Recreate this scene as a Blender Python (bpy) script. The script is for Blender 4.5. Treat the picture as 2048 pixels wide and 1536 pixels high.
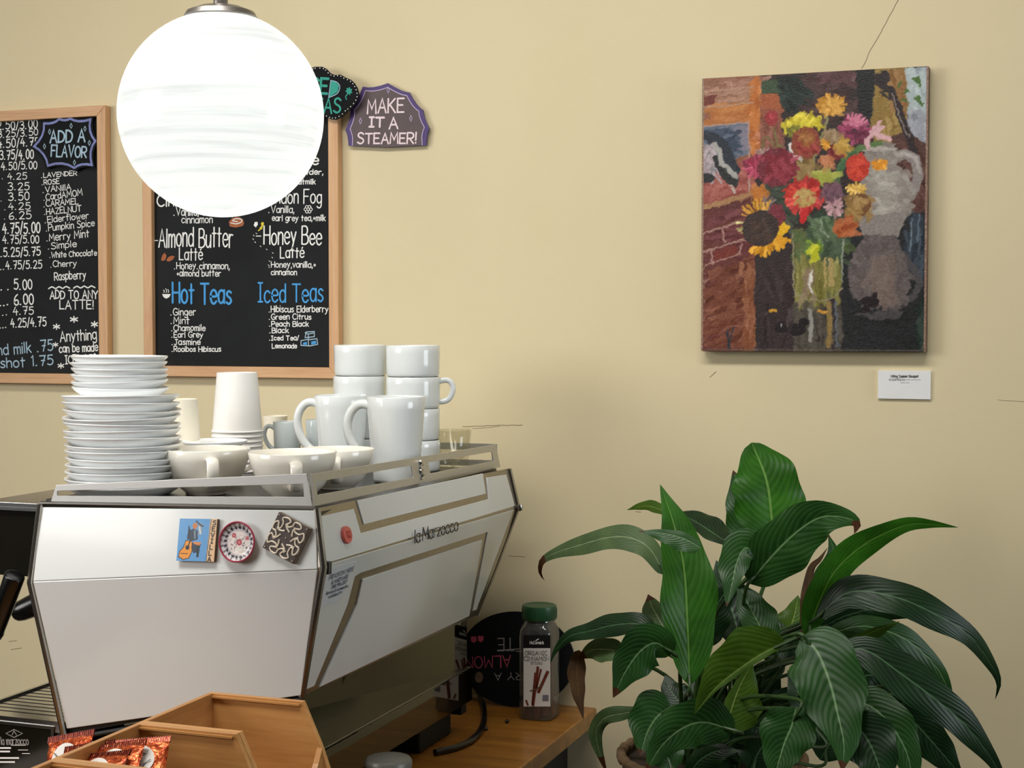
import bpy, math, random
import numpy as np
from mathutils import Vector, Matrix

for o in list(bpy.data.objects):
    bpy.data.objects.remove(o, do_unlink=True)
SC = bpy.context.scene
COL = SC.collection
random.seed(7)
RNG = np.random.default_rng(7)

# ---------------------------------------------------------------- camera
FPX, CX, CY = 3100.0, 1024.0, 768.0          # focal length in pixels of the 2048 x 1536 frame
YAW, PITCH = math.radians(20.1), math.radians(2.2)
CAM = Vector((0.0, -3.0, 1.68))
FWD = Vector((-math.sin(YAW) * math.cos(PITCH), math.cos(YAW) * math.cos(PITCH), -math.sin(PITCH)))
RGT = Vector((math.cos(YAW), math.sin(YAW), 0.0))
UPV = RGT.cross(FWD)
cd = bpy.data.cameras.new('camera')
cd.sensor_width = 36.0
cd.lens = FPX * 36.0 / 2048.0
cd.clip_start, cd.clip_end = 0.05, 60
cam = bpy.data.objects.new('camera', cd)
COL.objects.link(cam)
cam.matrix_world = Matrix(((RGT.x, UPV.x, -FWD.x, CAM.x), (RGT.y, UPV.y, -FWD.y, CAM.y),
                           (RGT.z, UPV.z, -FWD.z, CAM.z), (0, 0, 0, 1)))
SC.camera = cam

# ---------------------------------------------------------------- light and exposure
SC.view_settings.view_transform = 'Standard'
SC.view_settings.look = 'None'
SC.view_settings.exposure = 0.0
SC.view_settings.gamma = 1.0
SC.view_settings.use_curve_mapping = False
wd = bpy.data.worlds.new('room_ambient')
SC.world = wd
wd.use_nodes = True
wb = wd.node_tree.nodes['Background']
wb.inputs[0].default_value = (1.0, 0.98, 0.94, 1)
wb.inputs[1].default_value = 0.045


def area(name, loc, target, sx, sy, power, colr, spread=180):
    l = bpy.data.lights.new(name, 'AREA')
    l.shape = 'RECTANGLE'
    l.size, l.size_y = sx, sy
    l.energy = power
    l.color = colr
    l.spread = math.radians(spread)
    o = bpy.data.objects.new(name, l)
    COL.objects.link(o)
    o.location = loc
    o.rotation_euler = (Vector(target) - Vector(loc)).to_track_quat('-Z', 'Y').to_euler()
    return o


# ceiling light of the cafe, a downlight added for the machine, and daylight from both sides
area('overhead_light', (-0.85, -1.65, 3.12), (-0.85, 0.0, 1.70), 2.4, 0.3, 12.5, (1.0, 0.985, 0.95), 96)
area('overhead_light', (-1.45, -1.85, 3.12), (-1.45, -1.2, 1.3), 1.2, 0.4, 7, (1.0, 0.985, 0.95), 75)  # added downlight that brightens the cups, plates and side panel
area('side_window_daylight', (-3.6, -3.0, 2.25), (-1.0, -0.3, 1.7), 1.6, 1.2, 36, (1.0, 0.985, 0.955), 150)
area('right_daylight_fill', (2.8, -1.0, 1.8), (-1.0, -0.6, 1.3), 1.4, 1.2, 15, (0.86, 0.94, 1.0), 120)  # unseen window, added at the right to brighten the machine's rear panel


# ---------------------------------------------------------------- measuring helpers (photograph pixel -> point on a plane)
def ray(px, py):
    return FWD + RGT * ((px - CX) / FPX) - UPV * ((py - CY) / FPX)


def on(ax, val, px, py):
    d = ray(px, py)
    i = 'XYZ'.index(ax)
    return CAM + d * ((val - CAM[i]) / d[i])


def onplane(p0, n, px, py):
    d = ray(px, py)
    return CAM + d * ((p0 - CAM).dot(n) / d.dot(n))


def depth(p):
    return (Vector(p) - CAM).dot(FWD)


# ---------------------------------------------------------------- materials
def lin(c):
    if isinstance(c, str):
        c = tuple(int(c[i:i + 2], 16) for i in (0, 2, 4))
    return tuple(((x / 255) / 12.92 if x / 255 <= 0.04045 else ((x / 255 + 0.055) / 1.055) ** 2.4) for x in c)


MATS = {}


def newmat(name):
    m = bpy.data.materials.new(name)
    m.use_nodes = True
    nt = m.node_tree
    MATS[name] = m
    return m, nt, nt.nodes['Principled BSDF']


def N(nt, t, **kw):
    n = nt.nodes.new(t)
    for k, v in kw.items():
        if k.startswith('i_'):
            n.inputs[k[2:].replace('_', ' ')].default_value = v
        else:
            setattr(n, k, v)
    return n


def ramp(nt, stops):
    n = nt.nodes.new('ShaderNodeValToRGB')
    e = n.color_ramp.elements
    while len(e) < len(stops):
        e.new(0.5)
    for i, (p, c) in enumerate(stops):
        e[i].position = p
        e[i].color = tuple(c) + (1,)
    return n


def mat(name, c, rough=0.5, metal=0.0, var=0.0, scale=20.0, stretch=(1, 1, 1), bump=0.0, bscale=None, spec=0.5, **kw):
    """principled material with a procedural noise tint and optional bump"""
    m, nt, b = newmat(name)
    L = nt.links.new
    c = lin(c)
    b.inputs['Roughness'].default_value = rough
    b.inputs['Metallic'].default_value = metal
    b.inputs['Specular IOR Level'].default_value = spec
    for k, v in kw.items():
        b.inputs[k.replace('_', ' ')].default_value = v
    tc = N(nt, 'ShaderNodeTexCoord')
    mp = N(nt, 'ShaderNodeMapping')
    mp.inputs['Scale'].default_value = stretch
    L(tc.outputs['Object'], mp.inputs[0])
    nz = N(nt, 'ShaderNodeTexNoise', i_Scale=scale, i_Detail=5.0, i_Roughness=0.6)
    L(mp.outputs[0], nz.inputs['Vector'])
    lo = tuple(max(0, x * (1 - var)) for x in c)
    hi = tuple(min(1, x * (1 + var)) for x in c)
    r = ramp(nt, [(0.3, lo), (0.7, hi)])
    L(nz.outputs['Fac'], r.inputs[0])
    L(r.outputs[0], b.inputs['Base Color'])
    if bump:
        n2 = N(nt, 'ShaderNodeTexNoise', i_Scale=bscale or scale, i_Detail=4.0)
        L(mp.outputs[0], n2.inputs['Vector'])
        bp = N(nt, 'ShaderNodeBump', i_Strength=bump, i_Distance=0.002)
        L(n2.outputs['Fac'], bp.inputs['Height'])
        L(bp.outputs[0], b.inputs['Normal'])
    return m


def wood(name, c1, c2, c3, axis, rough=0.45, scale=6.0, fine=90.0):
    """wood with grain drawn out along one axis"""
    m, nt, b = newmat(name)
    L = nt.links.new
    b.inputs['Roughness'].default_value = rough
    tc = N(nt, 'ShaderNodeTexCoord')
    mp = N(nt, 'ShaderNodeMapping')
    s = [1.0, 1.0, 1.0]
    s['XYZ'.index(axis)] = 0.06
    mp.inputs['Scale'].default_value = s
    L(tc.outputs['Object'], mp.inputs[0])
    n1 = N(nt, 'ShaderNodeTexNoise', i_Scale=scale * 6, i_Detail=6.0, i_Roughness=0.65, i_Distortion=0.6)
    L(mp.outputs[0], n1.inputs['Vector'])
    n2 = N(nt, 'ShaderNodeTexNoise', i_Scale=fine * 3, i_Detail=3.0)
    L(mp.outputs[0], n2.inputs['Vector'])
    mx = N(nt, 'ShaderNodeMath', operation='MULTIPLY_ADD')
    mx.inputs[1].default_value = 0.35
    L(n2.outputs['Fac'], mx.inputs[0])
    L(n1.outputs['Fac'], mx.inputs[2])
    r = ramp(nt, [(0.42, lin(c1)), (0.66, lin(c2)), (0.9, lin(c3))])
    L(mx.outputs[0], r.inputs[0])
    L(r.outputs[0], b.inputs['Base Color'])
    bp = N(nt, 'ShaderNodeBump', i_Strength=0.12, i_Distance=0.001)
    L(n2.outputs['Fac'], bp.inputs['Height'])
    L(bp.outputs[0], b.inputs['Normal'])
    return m


def glass(name, c, rough=0.02, amount=0.10, reflect_mix=0.0):
    """thin clear sheet: mostly transparent, with a fresnel sheen"""
    m, nt, b = newmat(name)
    L = nt.links.new
    tr = N(nt, 'ShaderNodeBsdfTransparent')
    tr.inputs[0].default_value = lin(c) + (1,)
    gl = N(nt, 'ShaderNodeBsdfGlossy')
    gl.inputs['Roughness'].default_value = rough
    lw = N(nt, 'ShaderNodeLayerWeight', i_Blend=0.35)
    mu = N(nt, 'ShaderNodeMath', operation='MULTIPLY_ADD')
    mu.inputs[1].default_value, mu.inputs[2].default_value = amount, 0.04
    L(lw.outputs['Facing'], mu.inputs[0])
    mx = N(nt, 'ShaderNodeMixShader')
    L(mu.outputs[0], mx.inputs[0])
    L(tr.outputs[0], mx.inputs[1])
    L(gl.outputs[0], mx.inputs[2])
    df = N(nt, 'ShaderNodeBsdfDiffuse')
    df.inputs[0].default_value = (0.8, 0.8, 0.78, 1)
    m2 = N(nt, 'ShaderNodeMixShader')
    m2.inputs[0].default_value = reflect_mix  # pale diffuse share standing in for bright reflections the room lacks
    L(mx.outputs[0], m2.inputs[1])
    L(df.outputs[0], m2.inputs[2])
    L(m2.outputs[0], nt.nodes['Material Output'].inputs['Surface'])
    return m


def vcol(name, rough=0.5, spec=0.4, bump=0.0):
    m, nt, b = newmat(name)
    L = nt.links.new
    a = N(nt, 'ShaderNodeAttribute', attribute_name='paint')
    L(a.outputs['Color'], b.inputs['Base Color'])
    b.inputs['Roughness'].default_value = rough
    b.inputs['Specular IOR Level'].default_value = spec
    if bump:
        tc = N(nt, 'ShaderNodeTexCoord')
        nz = N(nt, 'ShaderNodeTexNoise', i_Scale=260.0, i_Detail=4.0)
        L(tc.outputs['Object'], nz.inputs['Vector'])
        bp = N(nt, 'ShaderNodeBump', i_Strength=bump, i_Distance=0.002)
        L(nz.outputs['Fac'], bp.inputs['Height'])
        L(bp.outputs[0], b.inputs['Normal'])
    return m


# ---------------------------------------------------------------- mesh helpers
ORG = {}


def link_mesh(name, verts, faces, m, parent=None, smooth=False, sharp=35, bevel=0.0, uvs=None, cols=None, keep=False):
    verts = [Vector(v) for v in verts]
    if parent is not None:
        org = ORG[parent]
    elif keep:
        org = Vector((0, 0, 0))
    else:
        a = np.array([tuple(v) for v in verts])
        org = Vector(((a[:, 0].min() + a[:, 0].max()) / 2, (a[:, 1].min() + a[:, 1].max()) / 2, a[:, 2].min()))
    me = bpy.data.meshes.new(name)
    me.from_pydata([tuple(v - org) for v in verts], [], faces)
    if smooth:
        me.polygons.foreach_set('use_smooth', [True] * len(me.polygons))
        if sharp:
            me.set_sharp_from_angle(angle=math.radians(sharp))
    if uvs is not None:
        ul = me.uv_layers.new(name='UVMap')
        idx = np.zeros(len(me.loops), dtype=np.int32)
        me.loops.foreach_get('vertex_index', idx)
        ul.data.foreach_set('uv', np.array(uvs, dtype=np.float32)[idx].ravel())
    if cols is not None:
        ca = me.color_attributes.new('paint', 'FLOAT_COLOR', 'POINT')
        c4 = np.ones((len(verts), 4), dtype=np.float32)
        c4[:, :3] = cols
        ca.data.foreach_set('color', c4.ravel())
    me.materials.append(MATS[m] if isinstance(m, str) else m)
    me.update()
    o = bpy.data.objects.new(name, me)
    COL.objects.link(o)
    if parent is not None:
        o.parent = parent
        ORG[o] = org
    else:
        o.location = org
        ORG[o] = org
    if bevel:
        md = o.modifiers.new('bevel', 'BEVEL')
        md.width, md.segments, md.limit_method, md.angle_limit = bevel, 2, 'ANGLE', math.radians(40)
    return o


def thing(name, label, cat, loc=(0, 0, 0), group=None, kind=None):
    o = bpy.data.objects.new(name, None)
    o.empty_display_size = 0.05
    COL.objects.link(o)
    o.location = loc
    ORG[o] = Vector(loc)
    return tag(o, label, cat, group, kind)


def tag(o, label=None, cat=None, group=None, kind=None):
    for k, v in (('label', label), ('category', cat), ('group', group), ('kind', kind)):
        if v:
            o[k] = v
    return o


def kids(o):
    return [c for c in bpy.data.objects if c.parent == o]


def copy_tree(o, parent=None, tree=None):
    c = o.copy()
    COL.objects.link(c)
    if parent is not None:
        c.parent = parent
    for ch in kids(o):
        copy_tree(ch, c)
    return c


class MB:
    """collects shapes for one mesh object"""

    def __init__(s):
        s.v, s.f = [], []

    def add(s, vs, fs):
        b = len(s.v)
        s.v += [Vector(x) for x in vs]
        s.f += [tuple(i + b for i in f) for f in fs]
        return s

    def box(s, lo, hi):
        (x0, y0, z0), (x1, y1, z1) = lo, hi
        return s.add([(x0, y0, z0), (x1, y0, z0), (x1, y1, z0), (x0, y1, z0), (x0, y0, z1), (x1, y0, z1), (x1, y1, z1), (x0, y1, z1)],
                     [(3, 2, 1, 0), (4, 5, 6, 7), (0, 1, 5, 4), (1, 2, 6, 5), (2, 3, 7, 6), (3, 0, 4, 7)])

    def hexa(s, a, b):
        """two loops of n points joined into a closed solid"""
        n = len(a)
        fs = [tuple(range(n))[::-1], tuple(range(n, 2 * n))]
        fs += [(i, (i + 1) % n, n + (i + 1) % n, n + i) for i in range(n)]
        return s.add(list(a) + list(b), fs)

    def slab(s, pts, n, t):
        """polygon extruded by t along n (front face at pts)"""
        n = Vector(n)
        pts = [Vector(p) for p in pts]
        return s.hexa([p - n * t for p in pts], pts)

    def frame(s, outer, inner, n, t):
        """ring between two loops of equal length, extruded backwards by t"""
        n = Vector(n)
        k = len(outer)
        o, i = [Vector(p) for p in outer], [Vector(p) for p in inner]
        vs = o + i + [p - n * t for p in o] + [p - n * t for p in i]
        fs = []
        for a in range(k):
            b = (a + 1) % k
            fs += [(a, b, k + b, k + a), (2 * k + b, 2 * k + a, 3 * k + a, 3 * k + b),
                   (b, a, 2 * k + a, 2 * k + b), (k + a, k + b, 3 * k + b, 3 * k + a)]
        return s.add(vs, fs)

    def lathe(s, prof, seg=48, c=(0, 0, 0), sx=1.0, sy=1.0, axis=None):
        """prof: (r, z) from one end to the other; r = 0 closes"""
        vs, fs, rows = [], [], []
        for r, z in prof:
            if abs(r) < 1e-7:
                rows.append([len(vs)])
                vs.append(Vector((0, 0, z)))
            else:
                rows.append(list(range(len(vs), len(vs) + seg)))
                vs += [Vector((r * math.cos(2 * math.pi * k / seg), r * math.sin(2 * math.pi * k / seg), z)) for k in range(seg)]
        for a, b in zip(rows, rows[1:]):
            for k in range(seg):
                k2 = (k + 1) % seg
                if len(a) == 1 and len(b) == 1:
                    continue
                if len(a) == 1:
                    fs.append((a[0], b[k2], b[k]))
                elif len(b) == 1:
                    fs.append((a[k], a[k2], b[0]))
                else:
                    fs.append((a[k], a[k2], b[k2], b[k]))
        if axis is not None:
            q = Vector((0, 0, 1)).rotation_difference(Vector(axis)).to_matrix()
            vs = [q @ v for v in vs]
        vs = [Vector((v.x * sx, v.y * sy, v.z)) + Vector(c) for v in vs]
        return s.add(vs, fs)

    def tube(s, pts, r, seg=8, flat=1.0, up=(0, 0, 1), closed=False):
        """swept tube; r is a number or list; flat squashes along the second axis"""
        pts = [Vector(p) for p in pts]
        n = len(pts)
        rr = r if isinstance(r, (list, tuple)) else [r] * n
        vs, fs = [], []
        prev = None
        for i, p in enumerate(pts):
            t = (pts[min(i + 1, n - 1)] - pts[max(i - 1, 0)])
            if closed:
                t = pts[(i + 1) % n] - pts[i - 1]
            t.normalize()
            if prev is None:
                u = Vector(up)
                if abs(u.dot(t)) > 0.95:
                    u = Vector((1, 0, 0)) if abs(t.x) < 0.9 else Vector((0, 1, 0))
            else:
                u = prev
            a = (u - t * u.dot(t)).normalized()
            prev = a
            b = t.cross(a)
            for k in range(seg):
                w = 2 * math.pi * k / seg
                vs.append(p + a * (math.cos(w) * rr[i]) + b * (math.sin(w) * rr[i] * flat))
        m = n if closed else n - 1
        for i in range(m):
            j = (i + 1) % n
            for k in range(seg):
                k2 = (k + 1) % seg
                fs.append((i * seg + k, i * seg + k2, j * seg + k2, j * seg + k))
        if not closed:
            fs.append(tuple(range(seg))[::-1])
            fs.append(tuple((n - 1) * seg + k for k in range(seg)))
        return s.add(vs, fs)

    def ribbon(s, pts, w, n, cap=6):
        """flat stroke of width w lying in the plane with normal n: one mitred strip with rounded ends"""
        n = Vector(n).normalized()
        q = [Vector(pts[0])]
        for p in pts[1:]:
            p = Vector(p)
            if (p - q[-1]).length > 1e-6:
                q.append(p)
        if len(q) < 2:
            q.append(q[0] + n.orthogonal().normalized() * w * .1)
        h = w / 2
        closed = (q[0] - q[-1]).length < w * .05 and len(q) > 3
        k = len(q)
        dirs = [(q[i + 1] - q[i]).normalized() for i in range(k - 1)]
        L, R = [], []
        for i in range(k):
            d0 = dirs[i - 1] if i > 0 else (dirs[-1] if closed else dirs[0])
            d1 = dirs[i] if i < k - 1 else (dirs[0] if closed else dirs[-1])
            t = d0 + d1
            t = t.normalized() if t.length > .05 else d1
            m = n.cross(t)
            c = max(.55, m.dot(n.cross(d1)))
            L.append(q[i] + m * (h / c))
            R.append(q[i] - m * (h / c))
        b = len(s.v)
        s.v += L + R
        s.f += [(b + i, b + k + i, b + k + i + 1, b + i + 1) for i in range(k - 1)]
        if cap and not closed:
            for c0, d, l, r in ((q[0], -dirs[0], b, b + k), (q[-1], dirs[-1], b + k - 1, b + 2 * k - 1)):
                side = n.cross(d) * h
                arc = [c0 + side * math.cos(a) + d * (h * math.sin(a)) for a in (math.pi * .25, math.pi * .5, math.pi * .75)]
                e = len(s.v)
                s.v += arc
                if d is dirs[-1] or c0 is q[-1]:
                    s.f.append((r, e + 2, e + 1, e, l))
                else:
                    s.f.append((l, e + 2, e + 1, e, r))
        return s

    def build(s, name, m, parent=None, **kw):
        return link_mesh(name, s.v, s.f, m, parent, **kw)


def crom(pts, k=6, closed=False):
    """Catmull-Rom through points (tuples or Vectors of any dimension)"""
    P = [np.array(tuple(p), dtype=float) for p in pts]
    n = len(P)
    if n < 3:
        return [tuple(p) for p in P]
    out = []
    rng = range(n) if closed else range(n - 1)
    for i in rng:
        p1, p2 = P[i], P[(i + 1) % n]
        p0 = P[i - 1] if (i > 0 or closed) else 2 * p1 - p2
        p3 = P[(i + 2) % n] if (i + 2 < n or closed) else 2 * p2 - p1
        for j in range(k):
            t = j / k
            out.append(tuple(0.5 * (2 * p1 + (p2 - p0) * t + (2 * p0 - 5 * p1 + 4 * p2 - p3) * t * t + (3 * p1 - p0 - 3 * p2 + p3) * t ** 3)))
    if not closed:
        out.append(tuple(P[-1]))
    return out


# ---------------------------------------------------------------- hand lettering (single-stroke alphabet)
GL = {
    'A': (4, '0,0 2,6 4,0;0.8,2.2 3.2,2.2'), 'B': (3.5, '0,0 0,6;~0,6 2,6 3,5.3 3,3.9 2,3.2 0,3.1;~0,3.1 2.2,3.1 3.5,2.4 3.5,0.8 2.2,0 0,0'),
    'C': (3.6, '~3.6,5.2 2.4,6 1,5.6 0,3.8 0,2 1,.4 2.4,0 3.6,.8'), 'D': (3.6, '0,0 0,6;~0,6 1.8,5.8 3.4,4.4 3.6,2.6 2.6,.7 0,0'),
    'E': (3.2, '3.2,6 0,6 0,0 3.2,0;0,3.1 2.6,3.1'), 'F': (3.2, '3.2,6 0,6 0,0;0,3.1 2.6,3.1'),
    'G': (3.8, '~3.6,5.2 2.4,6 1,5.6 0,3.8 0,2 1,.4 2.4,0 3.7,1 3.7,2.6;2.2,2.6 3.7,2.6'), 'H': (3.6, '0,0 0,6;3.6,0 3.6,6;0,3 3.6,3'),
    'I': (2.2, '0,6 2.2,6;1.1,6 1.1,0;0,0 2.2,0'), 'J': (2.8, '.8,6 3.2,6;~2,6 2,1.4 1.2,0 0,.6'), 'K': (3.6, '0,0 0,6;3.4,6 0,2.6;0.9,3.4 3.6,0'),
    'L': (3, '0,6 0,0 3,0'), 'M': (4.4, '0,0 .4,6 2.2,2 4,6 4.4,0'), 'N': (3.6, '0,0 0,6 3.6,0 3.6,6'),
    'O': (4, '~2,6 .6,5.2 0,3 .6,.8 2,0 3.4,.8 4,3 3.4,5.2 2,6'), 'P': (3.4, '0,0 0,6;~0,6 2.2,6 3.4,5.2 3.4,3.7 2.2,2.9 0,2.8'),
    'R': (3.6, '0,0 0,6;~0,6 2.2,6 3.4,5.2 3.4,3.7 2.2,2.9 0,2.8;1.4,2.8 3.6,0'), 'S': (3.4, '~3.3,5.2 2,6 .6,5.5 .3,4.3 1.2,3.4 2.6,2.8 3.4,1.6 2.8,.4 1.4,0 0,.7'),
    'T': (4, '0,6 4,6;2,6 2,0'), 'U': (4, '~0,6 0,1.8 .8,.3 2,0 3.2,.3 4,1.8 4,6'), 'V': (4, '0,6 2,0 4,6'), 'W': (4.8, '0,6 1.2,0 2.4,4 3.6,0 4.8,6'),
    'Y': (3.8, '0,6 1.9,3;3.8,6 1.9,3 1.9,0'), 'Z': (3.6, '0,6 3.6,6 0,0 3.6,0'),
    'a': (2.9, '~2.8,3.4 1.6,4 .4,3.4 0,2 .4,.5 1.5,0 2.6,.8 2.9,2;2.9,4 2.9,0'), 'b': (3, '0,6 0,0;~0,3 1.2,4 2.6,3.4 3,2 2.4,.5 1.2,0 0,.8'),
    'c': (2.8, '~2.8,3.3 1.6,4 .4,3.3 0,2 .4,.6 1.6,0 2.8,.7'), 'd': (2.9, '~2.9,3 1.7,4 .4,3.4 0,2 .4,.5 1.6,0 2.9,1;2.9,6 2.9,0'),
    'e': (2.9, '~0.1,2.1 2.9,2.2 2.6,3.5 1.5,4 .4,3.4 0,2 .5,.5 1.7,0 2.9,.7'), 'f': (2.4, '~2.6,5.6 1.8,6 1.1,5.4 1,4 1,0;0,3.8 2.2,3.8'),
    'g': (2.8, '~2.8,3.2 1.6,4 .4,3.4 0,2 .4,.7 1.5,.2 2.8,1.2;~2.8,4 2.8,0 2.4,-1.6 1.2,-2 .1,-1.4'), 'h': (2.7, '0,6 0,0;~0,2.8 1.2,4 2.4,3.6 2.7,2.2 2.7,0'),
    'i': (.3, '.1,4 .1,0;.1,5.4 .15,5.6'), 'k': (2.6, '0,6 0,0;2.4,4 0,1.6;.8,2.3 2.6,0'), 'l': (.3, '.1,6 .1,0'),
    'm': (3.8, '0,4 0,0;~0,3 .9,4 1.8,3.4 1.9,0;~1.9,3 2.8,4 3.7,3.4 3.8,0'), 'n': (2.6, '0,4 0,0;~0,2.9 1.2,4 2.4,3.5 2.6,2 2.6,0'),
    'o': (3, '~1.5,4 .4,3.4 0,2 .4,.6 1.5,0 2.6,.6 3,2 2.6,3.4 1.5,4'), 'p': (3, '0,4 0,-2;~0,3 1.2,4 2.6,3.4 3,2 2.4,.5 1.2,0 0,.8'),
    'q': (2.8, '~2.8,3.2 1.6,4 .4,3.4 0,2 .4,.7 1.5,.2 2.8,1.2;2.8,4 2.8,-2'), 'j': (1.2, '~1,4 1,-1 .4,-2 -.4,-1.6;1,5.4 1.05,5.6'), 'X': (3.6, '0,0 3.6,6;0,6 3.6,0'), 'Q': (4, '~2,6 .6,5.2 0,3 .6,.8 2,0 3.4,.8 4,3 3.4,5.2 2,6;2.4,1.6 4,-.4'),
    'r': (2.1, '0,4 0,0;~0,2.8 .9,3.9 2.1,3.8'), 's': (2.4, '~2.4,3.5 1.3,4 .3,3.3 .7,2.4 1.9,1.8 2.4,.8 1.3,0 0,.5'),
    't': (2.2, '1,5.8 1,0;0,4 2.2,4'), 'u': (2.7, '~0,4 0,1 1,0 2.2,.6 2.7,2;2.7,4 2.7,0'), 'v': (2.6, '0,4 1.3,0 2.6,4'), 'w': (3.6, '0,4 .9,0 1.8,3 2.7,0 3.6,4'),
    'y': (2.8, '0,4 1.4,.6;~2.8,4 1.4,.6 .6,-1.4 -.2,-2'), 'z': (2.4, '0,4 2.4,4 0,0 2.4,0'), 'x': (2.4, '0,4 2.4,0;2.4,4 0,0'),
    'é': (2.9, '~0.1,2.1 2.9,2.2 2.6,3.5 1.5,4 .4,3.4 0,2 .5,.5 1.7,0 2.9,.7;1.4,5 1.9,5.5'),
    '0': (2.8, '~1.4,6 .3,5 0,3 .3,1 1.4,0 2.5,1 2.8,3 2.5,5 1.4,6'), '1': (1.2, '0.2,5 1,6 1,0'), '2': (3, '~0,4.8 .8,5.9 2.2,5.8 2.8,4.6 1.8,2.4 0,0;0,0 3,0'),
    '3': (3, '~.1,5.4 1.4,6 2.7,5.2 2.4,3.8 1.2,3.2;~1.2,3.2 2.8,2.6 3,1.2 1.8,0 0,.6'), '4': (3, '1.6,6 0,2.4 3.1,2.4;2.2,4 2.2,0'),
    '5': (2.9, '2.8,6 .5,6 .3,3.5;~.3,3.5 1.6,3.9 2.9,2.8 2.7,.9 1.4,0 0,.6'), '6': (2.8, '~2.4,5.8 .9,4.6 .1,2.4 .4,.6 1.6,0 2.8,.8 2.6,2.4 1.4,2.8 .2,1.8'),
    '7': (3, '0,6 3,6 1.2,0;.8,3 2.6,3'), '8': (2.8, '~1.4,3.2 .3,4.2 .5,5.6 1.4,6 2.3,5.6 2.5,4.2 1.4,3.2 .1,1.8 .4,.4 1.4,0 2.4,.4 2.7,1.8 1.4,3.2'),
    '9': (2.8, '~2.6,4 1.4,3.2 .2,4 .2,5.4 1.4,6 2.5,5.4 2.6,4 2.2,0'), '.': (1.4, '.1,.1 .5,.15'), ',': (.6, '.4,.4 0,-1.2'), '/': (1.8, '0,-.6 1.8,6.4'),
    '!': (.5, '.3,6 .2,1.6;.2,0 .25,.2'), '*': (3, '1.5,1.5 1.5,4.8;0,2.3 3,4;0,4 3,2.3'), '-': (2, '0,2.8 2,2.8'), "'": (.5, '.3,6 .1,4.6'),
    '&': (3.6, '~3.6,0 1,4.4 1.2,5.8 2.2,5.6 2,4.2 .2,2 .6,.3 2,0 3.4,2'), '(': (1.2, '~1.2,6.4 0,4 0,2 1.2,-.4'), ')': (1.2, '~0,6.4 1.2,4 1.2,2 0,-.4'),
    '+': (2, '1,1 1,3.4;0,2.2 2,2.2'), '~': (6, '~0,2 1,3 2,2 3,3 4,2 5,3 6,2'),
}
_GC = {}


def glyph(ch):
    if ch not in _GC:
        w, d = GL[ch]
        st = []
        for s in d.split(';'):
            sm = s.startswith('~')
            p = [tuple(float(x) for x in q.split(',')) for q in s.lstrip('~').split()]
            st.append(crom(p, 4) if sm else p)
        _GC[ch] = (w, st)
    return _GC[ch]


def strokes(txt, gap=1.1, space=2.6, jit=0.12):
    """polylines in glyph units (cap height 6) and the total width"""
    x, out = 0.0, []
    for ch in txt:
        if ch == ' ':
            x += space
            continue
        w, st = glyph(ch)
        dy, sc = random.uniform(-jit, jit) * 2, 1 + random.uniform(-jit, jit) * 0.5
        for s in st:
            out.append([(x + a, b * sc + dy) for a, b in s])
        x += w + gap
    return out, max(x - gap, 1.0)


def lettering(txt, p0, p1, h, w, n, parent, m, name='lettering', gap=1.1, jit=0.12, space=2.6, lift=0.0006, slant=0.0):
    """one written line from p0 to p1 (points on the surface), capital height h, stroke width w"""
    n = Vector(n).normalized()
    p0, p1 = Vector(p0), Vector(p1)
    st, tw = strokes(txt, gap, space, jit)
    ex = (p1 - p0) / tw
    ey = n.cross(ex.normalized()) * (h / 6)
    mb = MB()
    for i, s in enumerate(st):
        mb.ribbon([p0 + ex * (a + slant * b) + ey * b + n * (lift + .00012 * (i % 5)) for a, b in s], w, n)
    return mb.build(name, m, parent)


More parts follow.
